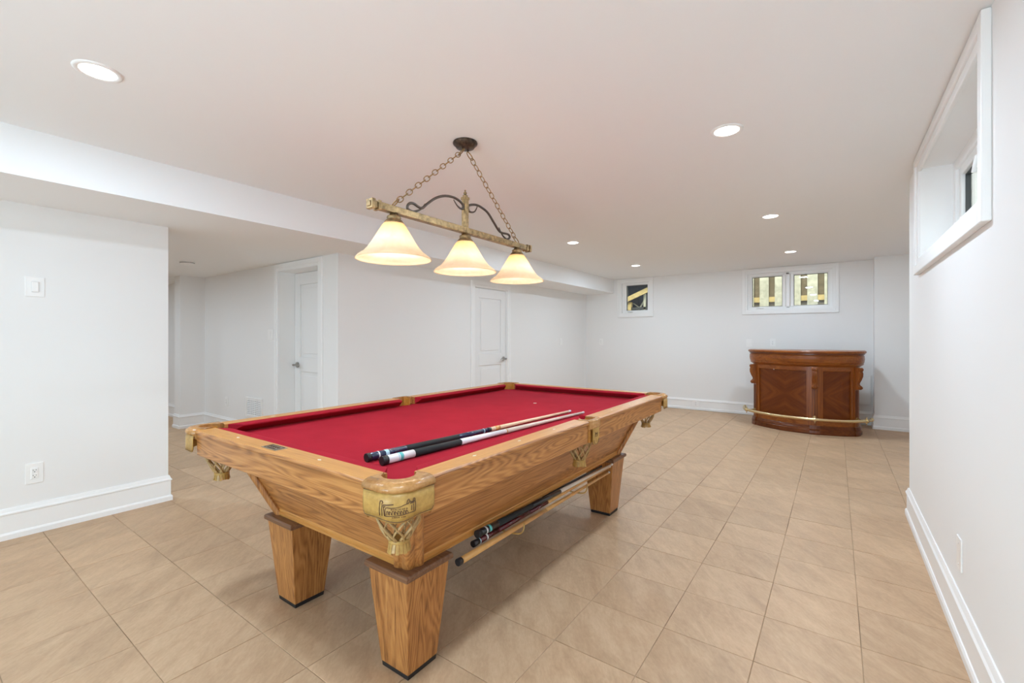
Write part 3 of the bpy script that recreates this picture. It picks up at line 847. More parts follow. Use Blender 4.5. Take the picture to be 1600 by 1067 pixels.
def net(parent, c, ztop, zbot, rt, rb, mat='leather_net'):
    """hanging lattice bag: crossing leather straps on a cup, each strap a sub-part"""
    K = 8
    def P(ph, t):
        r = rt + (rb - rt) * (t ** 1.7) + .006 * sin(pi * t)
        return (c[0] + r * cos(ph), c[1] + r * sin(ph), ztop + (zbot - ztop) * t)
    for d in (-1, 1):
        for k in range(K):
            pts = []
            for i in range(13):
                t = i / 12
                ph = 2 * pi * k / K + d * (t * 3.6 * pi / K)
                x, y, z = P(ph, t); o = .0012 * d
                pts.append((x + o * cos(ph), y + o * sin(ph), z))
            m = MB(); m.tube(pts, .0046, 6, flat=.45); m.obj('net_strap', mat, parent)
    fr = MB(); n = 18; f0 = zbot + .004; f1 = zbot - .030
    for k in range(n):
        a0, a1 = 2 * pi * (k + .08) / n, 2 * pi * (k + .92) / n; rr = rb + .004; r2 = rb + .011 + random.uniform(-.002, .002); zz = f1 + random.uniform(-.003, .003)
        vs = []
        for r_, z_ in ((rr, f0), (rr + .003, zbot - .012), (r2, zz)):
            for a in (a0, a1):
                vs.append((c[0] + r_ * cos(a), c[1] + r_ * sin(a), z_)); vs.append((c[0] + (r_ - .003) * cos(a), c[1] + (r_ - .003) * sin(a), z_))
        fs = []
        for q in (0, 4): fs += [(q, q + 2, q + 6, q + 4), (q + 1, q + 5, q + 7, q + 3), (q, q + 4, q + 5, q + 1), (q + 2, q + 3, q + 7, q + 6)]
        fs += [(8, 10, 11, 9), (0, 1, 3, 2)]
        fr.add(vs, fs)
    fr.lathe([(rb + .0035, f0), (rb + .0065, f0 - .002), (rb + .007, zbot - .004), (rb + .004, zbot - .008)], (c[0], c[1], 0), 20)
    fr.obj('fringe', 'leather', parent)

def corner_pocket(sx, sy, near):
    p = bpy.data.objects.new('corner_pocket', None); COL.objects.link(p); p.parent = table; p.empty_display_size = .03
    S = lambda q: [(sx * x, sy * y) for x, y in q]
    R = .075; cc = (HW - R + .004, HL - R + .004)
    outer = [(ESX + .001, HL + .004)] + arc_pts(cc, R, pi / 2, 0, 12) + [(HW + .004, ESY + .001)]
    inner_c = (PC[0], PC[1])
    # mouth of the pocket opens to the table centre; casting wraps the other side
    a0, a1 = radians(-45), radians(135)
    inner = arc_pts(inner_c, PR - .002, a0, a1, 16)
    # outer from end rail clockwise to side rail, then inner back
    poly = outer + [(WX + .012, ESY + .001)] + inner + [(ESX + .001, WY + .012)]
    roll = MB()
    levels = [(.770, .012), (.788, .002), (.7905, -.003), (.795, -.007), (.802, -.007), (.809, -.002), (.814, .007), (.8165, .017), (.8165, .026)]
    rings = []
    for z, d in levels:
        pts = []
        for k, (x, y) in enumerate(poly):
            if k < len(outer):
                ax, ay = (x - cc[0], y - cc[1])
                if k == 0: nx, ny = 0, 1
                elif k == len(outer) - 1: nx, ny = 1, 0
                else:
                    L = math.hypot(ax, ay); nx, ny = ax / L, ay / L
                pts.append((sx * (x - nx * d), sy * (y - ny * d), z))
            else: pts.append((sx * x, sy * y, z))
        rings.append(pts)
    roll.loft(rings, smooth=True); ro_ = roll.obj('pocket_iron', 'leather_roll', p)
    for f in ro_.data.polygons:
        if len(f.vertices) > 4: f.use_smooth = False
    # stitched seam under the roll
    pts = [(sx * x, sy * y, .7895) for x, y in [(ESX + .004, HL + .0045)] + arc_pts(cc, R + .0005, pi / 2, 0, 12) + [(HW + .0045, ESY + .004)]]
    MB().tube(pts, .0022, 6).obj('seam', 'tooling', p)
    # shield
    path = [(ESX + .004, HL + .0015), (ESX + .022, HL + .002)] + arc_pts(cc, R - .001, pi / 2, 0, 14) + [(HW + .002, ESY + .022), (HW + .0015, ESY + .004)]
    L = [0.0]
    for k in range(1, len(path)): L.append(L[-1] + math.hypot(path[k][0] - path[k - 1][0], path[k][1] - path[k - 1][1]))
    tot = L[-1]
    def at(s):
        s = max(0, min(tot, s))
        for k in range(1, len(path)):
            if s <= L[k] + 1e-9:
                t = (s - L[k - 1]) / (L[k] - L[k - 1]); x = path[k - 1][0] + t * (path[k][0] - path[k - 1][0]); y = path[k - 1][1] + t * (path[k][1] - path[k - 1][1])
                dx, dy = path[k][0] - path[k - 1][0], path[k][1] - path[k - 1][1]; l = math.hypot(dx, dy); return x, y, -dy / l * -1, dx / l * -1
    def zb(q):           # q in -1..1 across the shield
        a = abs(q)
        if a > .90: return .716 + ((a - .90) / .10) ** 2 * .016
        if a > .52: return .7185 - .0025 * (a - .52) / .38
        return .7085 + .010 * sin(pi / 2 * a / .52) ** 2
    N = 40; out_v = []; in_v = []
    for z_t in (1.0, .66, .33, 0.0):
        for k in range(N + 1):
            q = -1 + 2 * k / N; x, y, nx, ny = at(tot * k / N)
            # outward normal: away from the pocket centre
            if (x - .60) * nx + (y - 1.12) * ny < 0: nx, ny = -nx, -ny
            z = zb(q) + (.791 - zb(q)) * z_t
            b = .0005 + .003 * sin(pi * z_t) + (0.002 if z_t < .1 else 0)
            out_v.append((sx * (x + nx * (b + .0035)), sy * (y + ny * (b + .0035)), z)); in_v.append((sx * (x + nx * (b - .0005)), sy * (y + ny * (b - .0005)), z))
    mb = MB(); n1 = N + 1; fs = []; off = len(out_v)
    for r in range(3):
        for k in range(N):
            a = r * n1 + k; fs.append((a, a + 1, a + n1 + 1, a + n1)); fs.append((off + a, off + a + n1, off + a + n1 + 1, off + a + 1))
    for k in range(N):
        fs.append((k, off + k, off + k + 1, k + 1)); a = 3 * n1 + k; fs.append((a, a + 1, off + a + 1, off + a))
    for r in range(3):
        for k in (0, N): a = r * n1 + k; fs.append((a, a + n1, off + a + n1, off + a))
    mb.add(out_v + in_v, fs, True); sh = mb.obj('shield', 'leather', p)
    # dark tooled border line
    bl = []
    for k in range(N + 1):
        q = -1 + 2 * k / N; x, y, nx, ny = at(tot * (.5 + .5 * q * .97))
        if (x - .60) * nx + (y - 1.12) * ny < 0: nx, ny = -nx, -ny
        bl.append((sx * (x + nx * .0058), sy * (y + ny * .0058), zb(q * .97) + .0040))
    MB().tube(bl, .0012, 5).obj('border', 'tooling', p)
    if near:
        def wp(u, w):
            ss = tot / 2 + (-u * .92 if (sx > 0) == (sy > 0) else u * .92)
            x, y, nx, ny = at(ss)
            if (x - .60) * nx + (y - 1.12) * ny < 0: nx, ny = -nx, -ny
            return (sx * (x + nx * .0072), sy * (y + ny * .0072), .7505 + w * .85)
        shield_emblem(wp, p)
    # liner inside the hole
    ln = MB(); ia = arc_pts(PC, PR - .003, radians(-50), radians(140), 18); ib = arc_pts(PC, PR - .008, radians(-50), radians(140), 18)
    ring = S(ia + ib[::-1]); ln.prism(ring, .725, .802); ln.obj('liner', 'leather_liner', p)
    cxy = (sx * (PC[0] + .006), sy * (PC[1] + .004)) if near else (sx * (PC[0] - .045), sy * (PC[1] - .025))
    net(p, cxy, .735, .628 if near else .602, .064, .024)
    return p
for sx in (-1, 1):
    for sy in (-1, 1): corner_pocket(sx, sy, sx == 1 and sy == -1)

def side_pocket(sx):
    p = bpy.data.objects.new('side_pocket', None); COL.objects.link(p); p.parent = table; p.empty_display_size = .03
    c = (SPX, 0)
    out = [(WX + .02, -.0615), (HW + .003, -.0615), (HW + .010, -.04), (HW + .012, 0), (HW + .010, .04), (HW + .003, .0615), (WX + .02, .0615)]
    inner = arc_pts(c, .046, radians(128), radians(-128), 16)
    # the hole leaves a thin outer lip
    inner = [(min(x, HW - .012), y) for x, y in inner]
    poly = out + inner
    mb = MB(); rings = []
    for z, d in ((.768, .004), (.776, 0), (.795, -.001), (.808, .002), (.8135, .010)):
        rings.append([(sx * (x - (d if 1 <= k <= 5 else 0)), y, z) for k, (x, y) in enumerate(poly)])
    mb.loft(rings, smooth=False); mb.obj('pocket_iron', 'leather_roll', p)
    # shield: narrow strap with a rounded end
    prof = [(-.034, .772), (-.034, .712)] + [(.034 * cos(a), .712 + .026 * sin(a)) for a in [pi + pi * k / 10 for k in range(1, 10)]] + [(.034, .712), (.034, .772)]
    s = MB(); s.loft([[(sx * (HW + .003), y, z) for y, z in prof], [(sx * (HW + .009), y, z) for y, z in prof]]); s.obj('shield', 'leather', p, bevel=.0015, seg=1)
    b = MB(); b.tube([(sx * (HW + .0095), y * .86, z if z > .77 else z + .004) for y, z in prof[1:-1]], .0014, 5); b.obj('border', 'tooling', p)
    e = MB()
    for k, (y0, z0, y1, z1) in enumerate(((-.014, .728, -.012, .75), (-.012, .748, .006, .738), (-.004, .73, .010, .728), (.008, .728, .012, .748), (-.01, .738, .004, .745))):
        e.tube([(sx * (HW + .0095), y0, z0), (sx * (HW + .0095), y1, z1)], .0014, 5)
    e.obj('emblem', 'tooling', p)
    ia = arc_pts(c, .048, radians(132), radians(-132), 18); ib = arc_pts(c, .043, radians(132), radians(-132), 18)
    cl = lambda q: [(sx * min(x, HW - .008 - (.004 if k2 else 0)), y) for k2, lst in enumerate(q) for x, y in lst]
    MB().prism(cl([ia, ib[::-1]]), .70, .803).obj('liner', 'leather_liner', p)
    net(p, (sx * (HW - .085), 0), .725, .598, .058, .025)
for sx in (-1, 1): side_pocket(sx)

# leather loops that carry the spare cues along the right side
for k, wy in enumerate((1.66, 2.31)):
    x0, x1 = -1.264 + 1.70, -1.158 + 1.70; y = wy - 2.055
    pts = [(x0, y - .05, .402), (x0 - .004, y - .045, .372), (x0 + .02, y - .02, .338), (x1 - .02, y + .012, .327), (x1 + .004, y + .02, .344), (x1 + .004, y + .03, .374)]
    MB().tube(spline(pts, 4), .0042, 6, flat=.6).obj('cue_loop', 'leather', table)

# ------------------------------------------------------------------ cues
def cue(label, a, b, segs, group, rb=.0148, rt=.0064, extras=()):
    """segs: (name, material, t0, t1); tapered between butt a and tip b"""
    A, B = Vector(a), Vector(b); D = B - A; Ln = D.length
    t = thing('pool_cue', label, 'cue', a, group=group)
    def r_at(u): return rb + (rt - rb) * (u ** 0.9)
    def rod(nm, mat, u0, u1, grow=0.0, n=14):
        k = max(1, int((u1 - u0) * 6)); us = [u0 + (u1 - u0) * i / k for i in range(k + 1)]
        m = MB(); m.tube([D * u for u in us], [r_at(u) + grow for u in us], n); o = m.obj(nm, mat, t); return o
    for nm, mat, u0, u1 in segs:
        rod(nm, mat, u0, u1, .0008 if nm in ('bumper', 'joint_collar') else 0.0)
    for nm, mat, u0, u1 in extras: rod(nm, mat, u0, u1, .0006)
    return t
O2 = Vector((-1.69, 2.06))
def W(p, z): return (O2.x + p[0] - .0096 * p[1], O2.y + p[1] + .0096 * p[0], z)
zB, zT = BED + .0172, BED + .0082
c1 = cue('dark blue pool cue with pale shaft, left of the pair on the cloth', W((.294, -1.044), zB), W((.388, .356), zT),
    [('bumper', 'black_rubber', 0, .012), ('butt_sleeve', 'cue_navy', .012, .125), ('wrap', 'wrap', .125, .33), ('forearm', 'cue_navy', .33, .468), ('joint_collar', 'cue_black', .468, .482),
     ('shaft', 'maple', .482, .985), ('ferrule', 'cue_white', .985, .996), ('tip', 'cue_pale', .996, 1.0)], 'cues lying on the cloth',
    extras=[('ring', 'cue_white', .033, .037), ('print_band', 'cue_pale', .055, .066), ('ring', 'cue_pale', .445, .448), ('shaft_marking', 'maple_gold', .505, .53)])
c2 = cue('white-sleeved pool cue with black grip, nearest the right rail on the cloth', W((.374, -1.039), zB), W((.475, .361), zT),
    [('bumper', 'black_rubber', 0, .016), ('butt_sleeve', 'cue_white', .016, .10), ('wrap', 'wrap', .10, .275), ('forearm', 'cue_white', .275, .485), ('joint_collar', 'maple_gold', .485, .489),
     ('shaft', 'maple_grey', .489, .985), ('ferrule', 'cue_white', .985, .996), ('tip', 'maple_grey', .996, 1.0)], 'cues lying on the cloth', rb=.0158,
    extras=[('print_band', 'cue_teal', .052, .062), ('ring', 'cue_pale', .046, .049)])
g = 'spare cues slung under the table'
cue('golden one-piece cue with black bumper, lowest of those slung under the table', (-1.182, 1.285, .3525), (-1.190, 2.735, .347),
    [('bumper', 'black_rubber', 0, .014), ('butt', 'maple_gold', .014, .45), ('shaft', 'maple_gold', .45, .985), ('ferrule', 'cue_white', .985, .996), ('tip', 'cue_black', .996, 1)], g, rb=.0135)
cue('maroon cue with splice points slung under the table between gold and black ones', (-1.204, 1.400, .3745), (-1.212, 2.80, .366),
    [('bumper', 'cue_black', 0, .025), ('butt_sleeve', 'cue_maroon', .025, .12), ('wrap', 'cue_maroon', .12, .30), ('forearm', 'cue_maroon', .30, .42), ('shaft', 'maple_gold', .42, .985), ('ferrule', 'cue_white', .985, .996), ('tip', 'cue_black', .996, 1)], g, rb=.0125,
    extras=[('ring', 'cue_pale', .026, .029), ('print_band', 'cue_white', .058, .064)])
cue('black cue with a white-tipped pale shaft, uppermost slung under the table', (-1.2035, 1.425, .4060), (-1.192, 2.785, .386),
    [('bumper', 'black_rubber', 0, .014), ('butt_sleeve', 'cue_black', .014, .10), ('wrap', 'wrap', .10, .30), ('forearm', 'cue_black', .30, .50), ('shaft', 'maple_grey', .50, .985), ('ferrule', 'cue_white', .985, .996), ('tip', 'cue_white', .996, 1)], g, rb=.0155,
    extras=[('print_band', 'cue_teal', .052, .062), ('ring', 'cue_white', .036, .042)])
cue('all-black cue half hidden behind the others under the table', (-1.247, 1.60, .382), (-1.238, 2.72, .380),
    [('bumper', 'black_rubber', 0, .014), ('butt_sleeve', 'cue_black', .014, .35), ('shaft', 'cue_black', .35, .985), ('tip', 'cue_black', .985, 1)], g, rb=.0115)

# ------------------------------------------------------------------ hanging billiard lamp
LX = -1.66
lamp = thing('pendant_lamp', 'antique brass three-shade billiard lamp hanging by chains over the table', 'lamp', (LX, 1.866, CZ))
def LP(y, z, dx=0.0): return (dx, y - 1.866, z - CZ)
MB().lathe([(.0, 0), (.066, 0), (.068, -.006), (.066, -.012), (.056, -.020), (.050, -.030), (.030, -.034), (0.001, -.035)], n=32, caps=False).obj('canopy', 'bronze', lamp)
fin = MB()
for y in (-.022, .022): fin.lathe([(.004, -.034), (.006, -.038), (.004, -.045)], (0, y, 0), 10)
fin.obj('canopy_screw', 'bronze', lamp)
def link_mb(L=.044, Wd=.025, r=.0024):
    pts = []
    n = 16
    for k in range(n):
        a = 2 * pi * k / n; x = Wd / 2 * cos(a); y = L / 2 * sin(a)
        pts.append((x, 0, y))
    return MB().tube(pts, r, 6, closed=True)
def chain(p0, p1, label):
    p0, p1 = Vector(p0), Vector(p1); D = p1 - p0; n = int(D.length / .0365)
    ch = bpy.data.objects.new('chain', None); COL.objects.link(ch); ch.parent = lamp; ch.empty_display_size = .02
    lk = None
    q = D.normalized().to_track_quat('Z', 'Y')
    for k in range(n + 1):
        pos = p0 + D * (k / n)
        big = k in (0, n)
        if big:
            o = link_mb(.052, .046, .0030).obj('end_ring', 'chain', ch)
        elif lk is None: lk = o = link_mb().obj('link', 'chain', ch)
        else:
            o = lk.copy(); COL.objects.link(o)
        o.location = pos
        o.rotation_mode = 'QUATERNION'
        o.rotation_quaternion = q @ Matrix.Rotation(.5 if big else pi / 2 * (k % 2) + (.35 if k % 2 else .2), 3, 'Z').to_quaternion()
chain(LP(1.835, 2.232), LP(1.380, 1.843), 'left')
chain(LP(1.905, 2.232), LP(2.352, 1.843), 'right')
BZ = 1.808
MB().box(-.0165, .0165, LP(1.275, 0)[1], LP(2.475, 0)[1], LP(0, BZ - .0165)[2], LP(0, BZ + .0165)[2]).obj('crossbar', 'brass', lamp, bevel=.002, seg=1)
for y0, s in ((1.262, -1), (2.478, 1)):
    e = MB()
    yc = LP(y0, 0)[1]; z = BZ - CZ
    for (a, b, h) in ((.010, .026, .021), (-.006, .010, .015), (-.026, -.006, .022)):
        e.box(-h, h, yc - s * a, yc - s * b, z - h, z + h)
    e.box(-.012, .012, yc + s * .026, yc + s * .030, z - .012, z + .012)
    e.obj('end_block', 'brass', lamp, bevel=.002, seg=1)
pm = MB(); pm.box(-.014, .014, -.014, .014, 1.812 - CZ, 1.985 - CZ); pm.box(-.0175, .0175, -.0175, .0175, 1.978 - CZ, 1.992 - CZ); pm.box(-.010, .010, -.010, .010, 1.992 - CZ, 2.004 - CZ)
pm.lathe([(.004, 2.004 - CZ), (.009, 2.010 - CZ), (.009, 2.018 - CZ), (.003, 2.024 - CZ), (.006, 2.029 - CZ), (.001, 2.034 - CZ)], n=12)
pm.obj('center_post', 'brass', lamp, bevel=.0015, seg=1)
SL = [(1.5669, 1.885), (1.537, 1.8499), (1.4885, 1.8290), (1.4540, 1.8345), (1.4603, 1.8573), (1.4885, 1.8677), (1.5419, 1.857), (1.5821, 1.8888), (1.6393, 1.931), (1.7045, 1.9591), (1.7727, 1.9684), (1.82, 1.96), (1.846, 1.9459), (1.850, 1.9313), (1.8321, 1.9212), (1.8021, 1.9313), (1.7727, 1.9564)]
SR = [(1.9714, 1.9689), (1.9451, 1.9313), (1.904, 1.9211), (1.8900, 1.938), (1.9029, 1.9576), (1.9582, 1.9726), (2.0116, 1.9681), (2.0669, 1.9501), (2.1242, 1.9046), (2.1835, 1.862), (2.2606, 1.8627), (2.2845, 1.8483), (2.2527, 1.8290), (2.2062, 1.848), (2.1714, 1.887)]
for pts in (SL, SR):
    sp_ = spline([LP(y, z) for y, z in pts], 5)
    n = len(sp_); rr = [.0068 * min(1, .35 + 4 * min(k, n - 1 - k) / n) for k in range(n)]
    m = MB(); m.tube(sp_, rr, 8); m.obj('scroll', 'iron', lamp)
for sy in (1.372, 1.866, 2.362):
    y = LP(sy, 0)[1]; z = lambda q: q - CZ
    MB().lathe([(.0, z(1.795)), (.018, z(1.795)), (.020, z(1.785)), (.030, z(1.780)), (.033, z(1.772)), (.029, z(1.768)), (.039, z(1.758)), (.045, z(1.748)), (.046, z(1.742)), (.040, z(1.741)), (0.001, z(1.745))], (0, y, 0), 24, caps=False).obj('socket_cup', 'brass', lamp)
    prof_o = [(.043, 1.748), (.052, 1.738), (.068, 1.712), (.084, 1.685), (.100, 1.658), (.118, 1.632), (.136, 1.611), (.150, 1.602), (.163, 1.592), (.1705, 1.584), (.1725, 1.579)]
    prof_i = [(r - .0035, zz - .0005) for r, zz in reversed(prof_o)]
    s = MB(); s.lathe([(r, z(q)) for r, q in prof_o + prof_i], (0, y, 0), 48, caps=False)
    # close the top between inner and outer edges
    sh = s.obj('lamp_shade', 'shade', lamp); sh['label'] = 'flared amber alabaster glass shade, lit'
    MB().lathe([(.0, z(1.742)), (.013, z(1.742)), (.014, z(1.722)), (.024, z(1.700)), (.029, z(1.680)), (.026, z(1.662)), (.014, z(1.652)), (.001, z(1.649))], (0, y, 0), 20, caps=False).obj('bulb', 'bulb', lamp)
    ld = bpy.data.lights.new('pendant_bulb_light', 'POINT'); ld.energy = PENDANT_POWER; ld.color = PENDANT_COLOR; ld.shadow_soft_size = .03
    lo = bpy.data.objects.new('pendant_bulb_light', ld); COL.objects.link(lo); lo.location = (LX, sy, 1.632)

# ------------------------------------------------------------------ home bar
bar = thing('home_bar', 'reddish brown curved wooden home bar with brass foot rail', 'bar', (-0.35, 7.1, 0))
PL = [(-.965, 7.52), (-.968, 7.36), (-.955, 7.22), (-.90, 7.105), (-.80, 7.01), (-.62, 6.895), (-.42, 6.83), (-.215, 6.815), (-.03, 6.855), (.10, 6.905), (.20, 6.99), (.245, 7.10), (.255, 7.25), (.255, 7.52)]
PLs = [(p.x + .35, p.y - 7.1) for p in spline([(x, y, 0) for x, y in PL], 7)]
cum = [0.0]
for k in range(1, len(PLs)): cum.append(cum[-1] + math.hypot(PLs[k][0] - PLs[k - 1][0], PLs[k][1] - PLs[k - 1][1]))
BT = cum[-1]
def bar_at(s):
    s = max(0, min(BT - 1e-6, s))
    for k in range(1, len(PLs)):
        if s <= cum[k]:
            t = (s - cum[k - 1]) / (cum[k] - cum[k - 1]); p = Vector(PLs[k - 1]).lerp(Vector(PLs[k]), t)
            k0, k1 = max(k - 2, 0), min(k + 1, len(PLs) - 1)
            d = (Vector(PLs[k1]) - Vector(PLs[k0])).normalized(); return p, Vector((d.y, -d.x)), d
def s_of(x, y):
    return cum[min(range(len(PLs)), key=lambda k: (PLs[k][0] - x - .35) ** 2 + (PLs[k][1] - y + 7.1) ** 2)]
def band(s0, s1, prof, name, mat, parent=bar, n=None, closed_prof=True):
    """prof: list of (outward offset, z), swept along the plan curve"""
    n = n or max(2, int((s1 - s0) / .03)); rings = []
    for k in range(n + 1):
        p, nn, d = bar_at(s0 + (s1 - s0) * k / n)
        rings.append([(p.x + nn.x * o, p.y + nn.y * o, z) for o, z in prof])
    return MB().loft(rings).obj(name, mat, parent)
def slab(off, z0, z1, name, mat, parent=bar):
    pts = []
    for k in range(64):
        p, nn, d = bar_at(BT * k / 63); pts.append((p.x + nn.x * off, p.y + nn.y * off))
    return MB().prism(pts, z0, z1).obj(name, mat, parent)
slab(-.045, .02, .90, 'body', 'cherry_dark_z')
band(0, BT, [(-.03, .0), (.012, .0), (.018, .01), (.018, .055), (.010, .065), (.012, .075), (.0, .10), (-.012, .115), (-.03, .115)], 'plinth', 'cherry_dark_x')
band(0, BT, [(-.03, .845), (-.004, .848), (.030, .872), (.036, .882), (.030, .890), (.040, .905), (.046, .945), (.042, .985), (.034, .995), (.034, 1.002), (-.03, 1.002)], 'frieze', 'cherry_x')
slab(.046, 1.002, 1.018, 'top_moulding', 'cherry_dark_x')
slab(.062, 1.018, 1.048, 'countertop', 'cherry_x')
bt_ = [o for o in kids(bar) if o.name.startswith('countertop')][0]
b_ = bt_.modifiers.new('round', 'BEVEL'); b_.width = .011; b_.segments = 3; b_.limit_method = 'ANGLE'; b_.angle_limit = radians(50)
sL, sC, sR = s_of(-.925, 7.14), s_of(-.215, 6.815), s_of(.205, 7.0)
posts = [(sL, .045), (sC, .05), (sR, .04)]
for s, w in posts:
    band(s - w, s + w, [(-.04, .10), (.004, .10), (.004, .86), (-.04, .86)], 'post', 'cherry_z', n=4)
    for q in (-.5, 0, .5):
        band(s + q * w - .006, s + q * w + .006, [(.002, .16), (.0085, .165), (.0085, .56), (.002, .565)], 'reed', 'cherry_dark_z', n=2)
    band(s - w - .004, s + w + .004, [(-.03, 0), (.026, 0), (.028, .02), (.020, .05), (.026, .07), (.016, .11), (-.03, .11)], 'foot_block', 'cherry_dark_z', n=4)
# panel frames and panels of the two bays and the sides
def bay(s0, s1):
    st = .038
    band(s0, s0 + st, [(-.04, .11), (-.006, .11), (-.006, .86), (-.04, .86)], 'stile', 'cherry_z', n=3)
    band(s1 - st, s1, [(-.04, .11), (-.006, .11), (-.006, .86), (-.04, .86)], 'stile', 'cherry_z', n=3)
    band(s0 + st, s1 - st, [(-.04, .80), (-.006, .80), (-.006, .86), (-.04, .86)], 'top_rail', 'cherry_x')
    band(s0 + st, s1 - st, [(-.04, .11), (-.006, .11), (-.006, .175), (-.04, .175)], 'bottom_rail', 'cherry_x')
    band(s0 + st, s1 - st, [(-.05, .175), (-.022, .175), (-.022, .80), (-.05, .80)], 'panel', 'veneer')
    for z in (.176, .792):
        band(s0 + st, s1 - st, [(-.022, z), (-.010, z), (-.014, z + .007), (-.022, z + .007)], 'panel_moulding', 'cherry_z')
def veneer():
    t = NT('matched_cherry_veneer')
    tc = t.n('ShaderNodeTexCoord'); sp = t.n('ShaderNodeSeparateXYZ'); t.l(tc.outputs['Object'], sp.inputs[0])
    # four-way matched figure: grain mirrored about the panel centre lines
    ax = t.math('ABSOLUTE', t.math('ADD', sp.outputs['X'], 0.19)); az = t.math('ABSOLUTE', t.math('SUBTRACT', sp.outputs['Z'], 0.49))
    u = t.math('ADD', t.math('MULTIPLY', ax, 0.8), t.math('MULTIPLY', az, 0.6)); v = t.math('SUBTRACT', t.math('MULTIPLY', az, 0.8), t.math('MULTIPLY', ax, 0.6))
    cb = t.n('ShaderNodeCombineXYZ'); t.l(t.math('MULTIPLY', v, 15), cb.inputs[0]); t.l(t.math('MULTIPLY', u, 2.0), cb.inputs[1])
    n = t.noise(cb.outputs[0], 1.0, 4, 0.6)
    t.l(t.ramp(n, [(0.3, (0.098, 0.022, 0.004)), (0.5, (0.142, 0.034, 0.0055)), (0.7, (0.21, 0.056, 0.008))]), t.b.inputs['Base Color'])
    t.val('Roughness', 0.36); t.val('Specular IOR Level', 0.22); return t.m
M['veneer'] = veneer()
bay(sL + .045, sC - .05); bay(sC + .05, sR - .04); bay(.03, sL - .045); bay(sR + .04, BT - .03)
# carved corbels: S-scroll brackets with a volute and acanthus ribs
def corbel(s):
    p, nn, d = bar_at(s)
    prof = [(.0, .845), (.050, .845), (.058, .835), (.060, .815), (.050, .798), (.058, .775), (.056, .740), (.040, .695), (.022, .662), (.018, .640), (.030, .622), (.046, .612), (.050, .594), (.038, .577), (.016, .574), (.0, .580)]
    W2 = .030; mb = MB()
    rings = []
    for w in (-W2, -W2 * .8, W2 * .8, W2):
        k = .90 if abs(w) == W2 else 1.0
        rings.append([(p.x + nn.x * (o * k + .002) + d.x * w, p.y + nn.y * (o * k + .002) + d.y * w, z) for o, z in prof])
    mb.loft(rings); c = mb.obj('corbel', 'cherry_z', bar)
    r = MB()
    for w in (-.018, 0, .018):
        r.tube([(p.x + nn.x * (o + .004) + d.x * w * (1 - .3 * k / 12), p.y + nn.y * (o + .004) + d.y * w * (1 - .3 * k / 12), z) for k, (o, z) in enumerate(prof[2:14])], .005, 6)
    r.obj('acanthus_rib', 'cherry_z', c)
    v = MB()
    for w0, w1 in ((-W2 - .004, W2 + .004),):
        for o, z, rr in ((.040, .822, .020), (.034, .596, .018)):
            v.tube([(p.x + nn.x * o + d.x * w0, p.y + nn.y * o + d.y * w0, z), (p.x + nn.x * o + d.x * w1, p.y + nn.y * o + d.y * w1, z)], rr, 14)
    v.obj('volute', 'cherry_z', c)
for s, w in posts: corbel(s)
# brass foot rail with brackets and ball ends
s0, s1 = s_of(-.968, 7.36), s_of(.25, 7.10)
fr = []
for k in range(41):
    p, nn, d = bar_at(s0 + (s1 - s0) * k / 40); o = .115
    fr.append((p.x + nn.x * o, p.y + nn.y * o, .205))
MB().tube(fr, .0185, 14).obj('foot_rail', 'bar_brass', bar)
for e, q in ((fr[0], fr[1]), (fr[-1], fr[-2])):
    d = (Vector(e) - Vector(q)).normalized(); m = MB()
    m.tube([Vector(e) - d * .01, Vector(e) - d * .004, Vector(e) + d * .002, Vector(e) + d * .014, Vector(e) + d * .024, Vector(e) + d * .03], [.020, .024, .024, .022, .014, .003], 14); m.obj('rail_end_cap', 'bar_brass', bar)
for s, w in posts:
    p, nn, d = bar_at(s); m = MB()
    a = lambda o, z: (p.x + nn.x * o, p.y + nn.y * o, z)
    m.tube([a(.0, .205), a(.05, .205), a(.095, .205)], [.014, .009, .009], 10)
    m.tube([a(-.002, .205), a(.010, .205)], .026, 14)
    m.tube([tuple(Vector(a(.115, .205)) - Vector((d.x, d.y, 0)) * .017), tuple(Vector(a(.115, .205)) + Vector((d.x, d.y, 0)) * .017)], .0245, 14)
    m.lathe([(.001, .019), (.008, .024), (.009, .032), (.004, .037), (.006, .043), (.001, .048)], a(.115, .205), 10)
    m.lathe([(.001, -.048), (.006, -.043), (.004, -.037), (.009, -.032), (.008, -.024), (.001, -.019)], a(.115, .205), 10)
    m.obj('rail_bracket', 'bar_brass', bar)

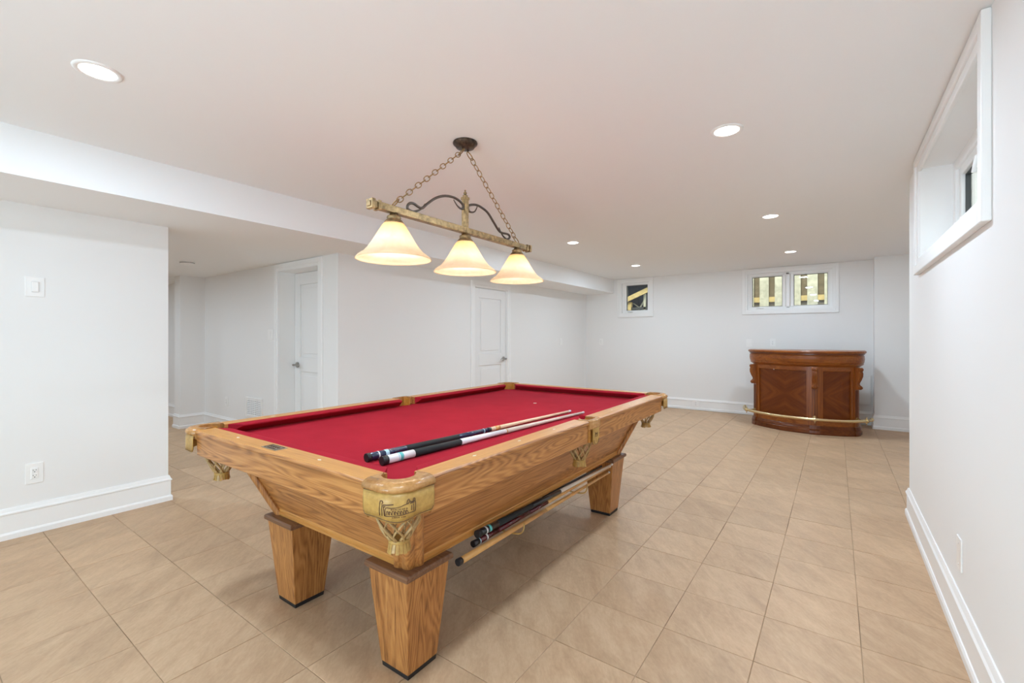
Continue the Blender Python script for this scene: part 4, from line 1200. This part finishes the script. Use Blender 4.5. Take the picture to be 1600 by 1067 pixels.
# ------------------------------------------------------------------ outside the windows
struct(MB().box(-8, 8, YB + .3, 16, 1.2, 1.44).box(XR + .2, 8, -6, 4.03, 1.2, 1.44).obj('ground', 'soil'), 'bare ground outside the basement windows', 'ground')
def fence(name, x0, x1, y, label, pale, brown):
    t = thing(name, label, 'fence', (0, y, 1.44))
    MB().box(x0, x1, -.02, .02, .42, .51).obj('rail', 'pine', t); MB().box(x0, x1, -.02, .02, 1.3, 1.39).obj('rail', 'pine', t)
    k = 0; x = x0
    while x < x1:
        w = .15 + random.uniform(-.008, .008)
        MB().box(x, x + w, -.045, -.021, .03, 1.75).obj('board', pale, t)
        MB().box(x + w - .02, x + w + .135, .021, .045, .03, 1.75).obj('board', brown, t)
        x += w + .095
    return t
fence('wooden_fence', -2.35, 0.9, 9.35, 'weathered board fence seen through the two-pane back window', 'fence_pale', 'fence_brown')
dk = thing('timber_deck', 'dark-skirted pine deck seen through the small back window', 'deck', (-4.0, 9.3, 1.44))
for k in range(12):
    MB().box(-1.5 + k * .22, -1.5 + k * .22 + .214, .34, .37, 0, 1.6).obj('skirt_board', 'navy_board', dk)
for k in range(5):
    MB().box(-1.5, 1.15, -.55 + k * .18, -.55 + k * .18 + .17, 1.16, 1.20).obj('deck_board', 'navy_board', dk)
MB().loft([[(-.35, -.20, .20), (-.35, -.16, .20), (-.35, -.16, .30), (-.35, -.20, .30)], [(1.1, -.20, .80), (1.1, -.16, .80), (1.1, -.16, .90), (1.1, -.20, .90)]]).obj('stair_stringer', 'pine', dk)
MB().box(.40, .50, -.15, -.06, 0, .52).obj('deck_post', 'pine', dk)
for q in ((.50, .50, .72, .34), (.74, .56, .60, .34)):
    MB().loft([[(q[0], -.05, q[1]), (q[0], -.02, q[1]), (q[0] + .028, -.02, q[1]), (q[0] + .028, -.05, q[1])], [(q[2], -.05, q[3]), (q[2], -.02, q[3]), (q[2] + .028, -.02, q[3]), (q[2] + .028, -.05, q[3])]]).obj('brace', 'fence_pale', dk)
MB().box(.76, .80, -.12, -.08, 0, .68).obj('baluster', 'fence_pale', dk)
MB().box(.20, 1.1, -.12, -.08, .36, .41).obj('sill_beam', 'gasket', dk)
s2 = thing('garden_fence', 'pale board fence outside the right-hand window', 'fence', (2.6, 3.2, 1.44), pi / 2)
for k in range(14):
    MB().box(-1.6 + k * .25, -1.6 + k * .25 + .235, -.015, .015, 0, 1.5).obj('board', 'siding', s2)
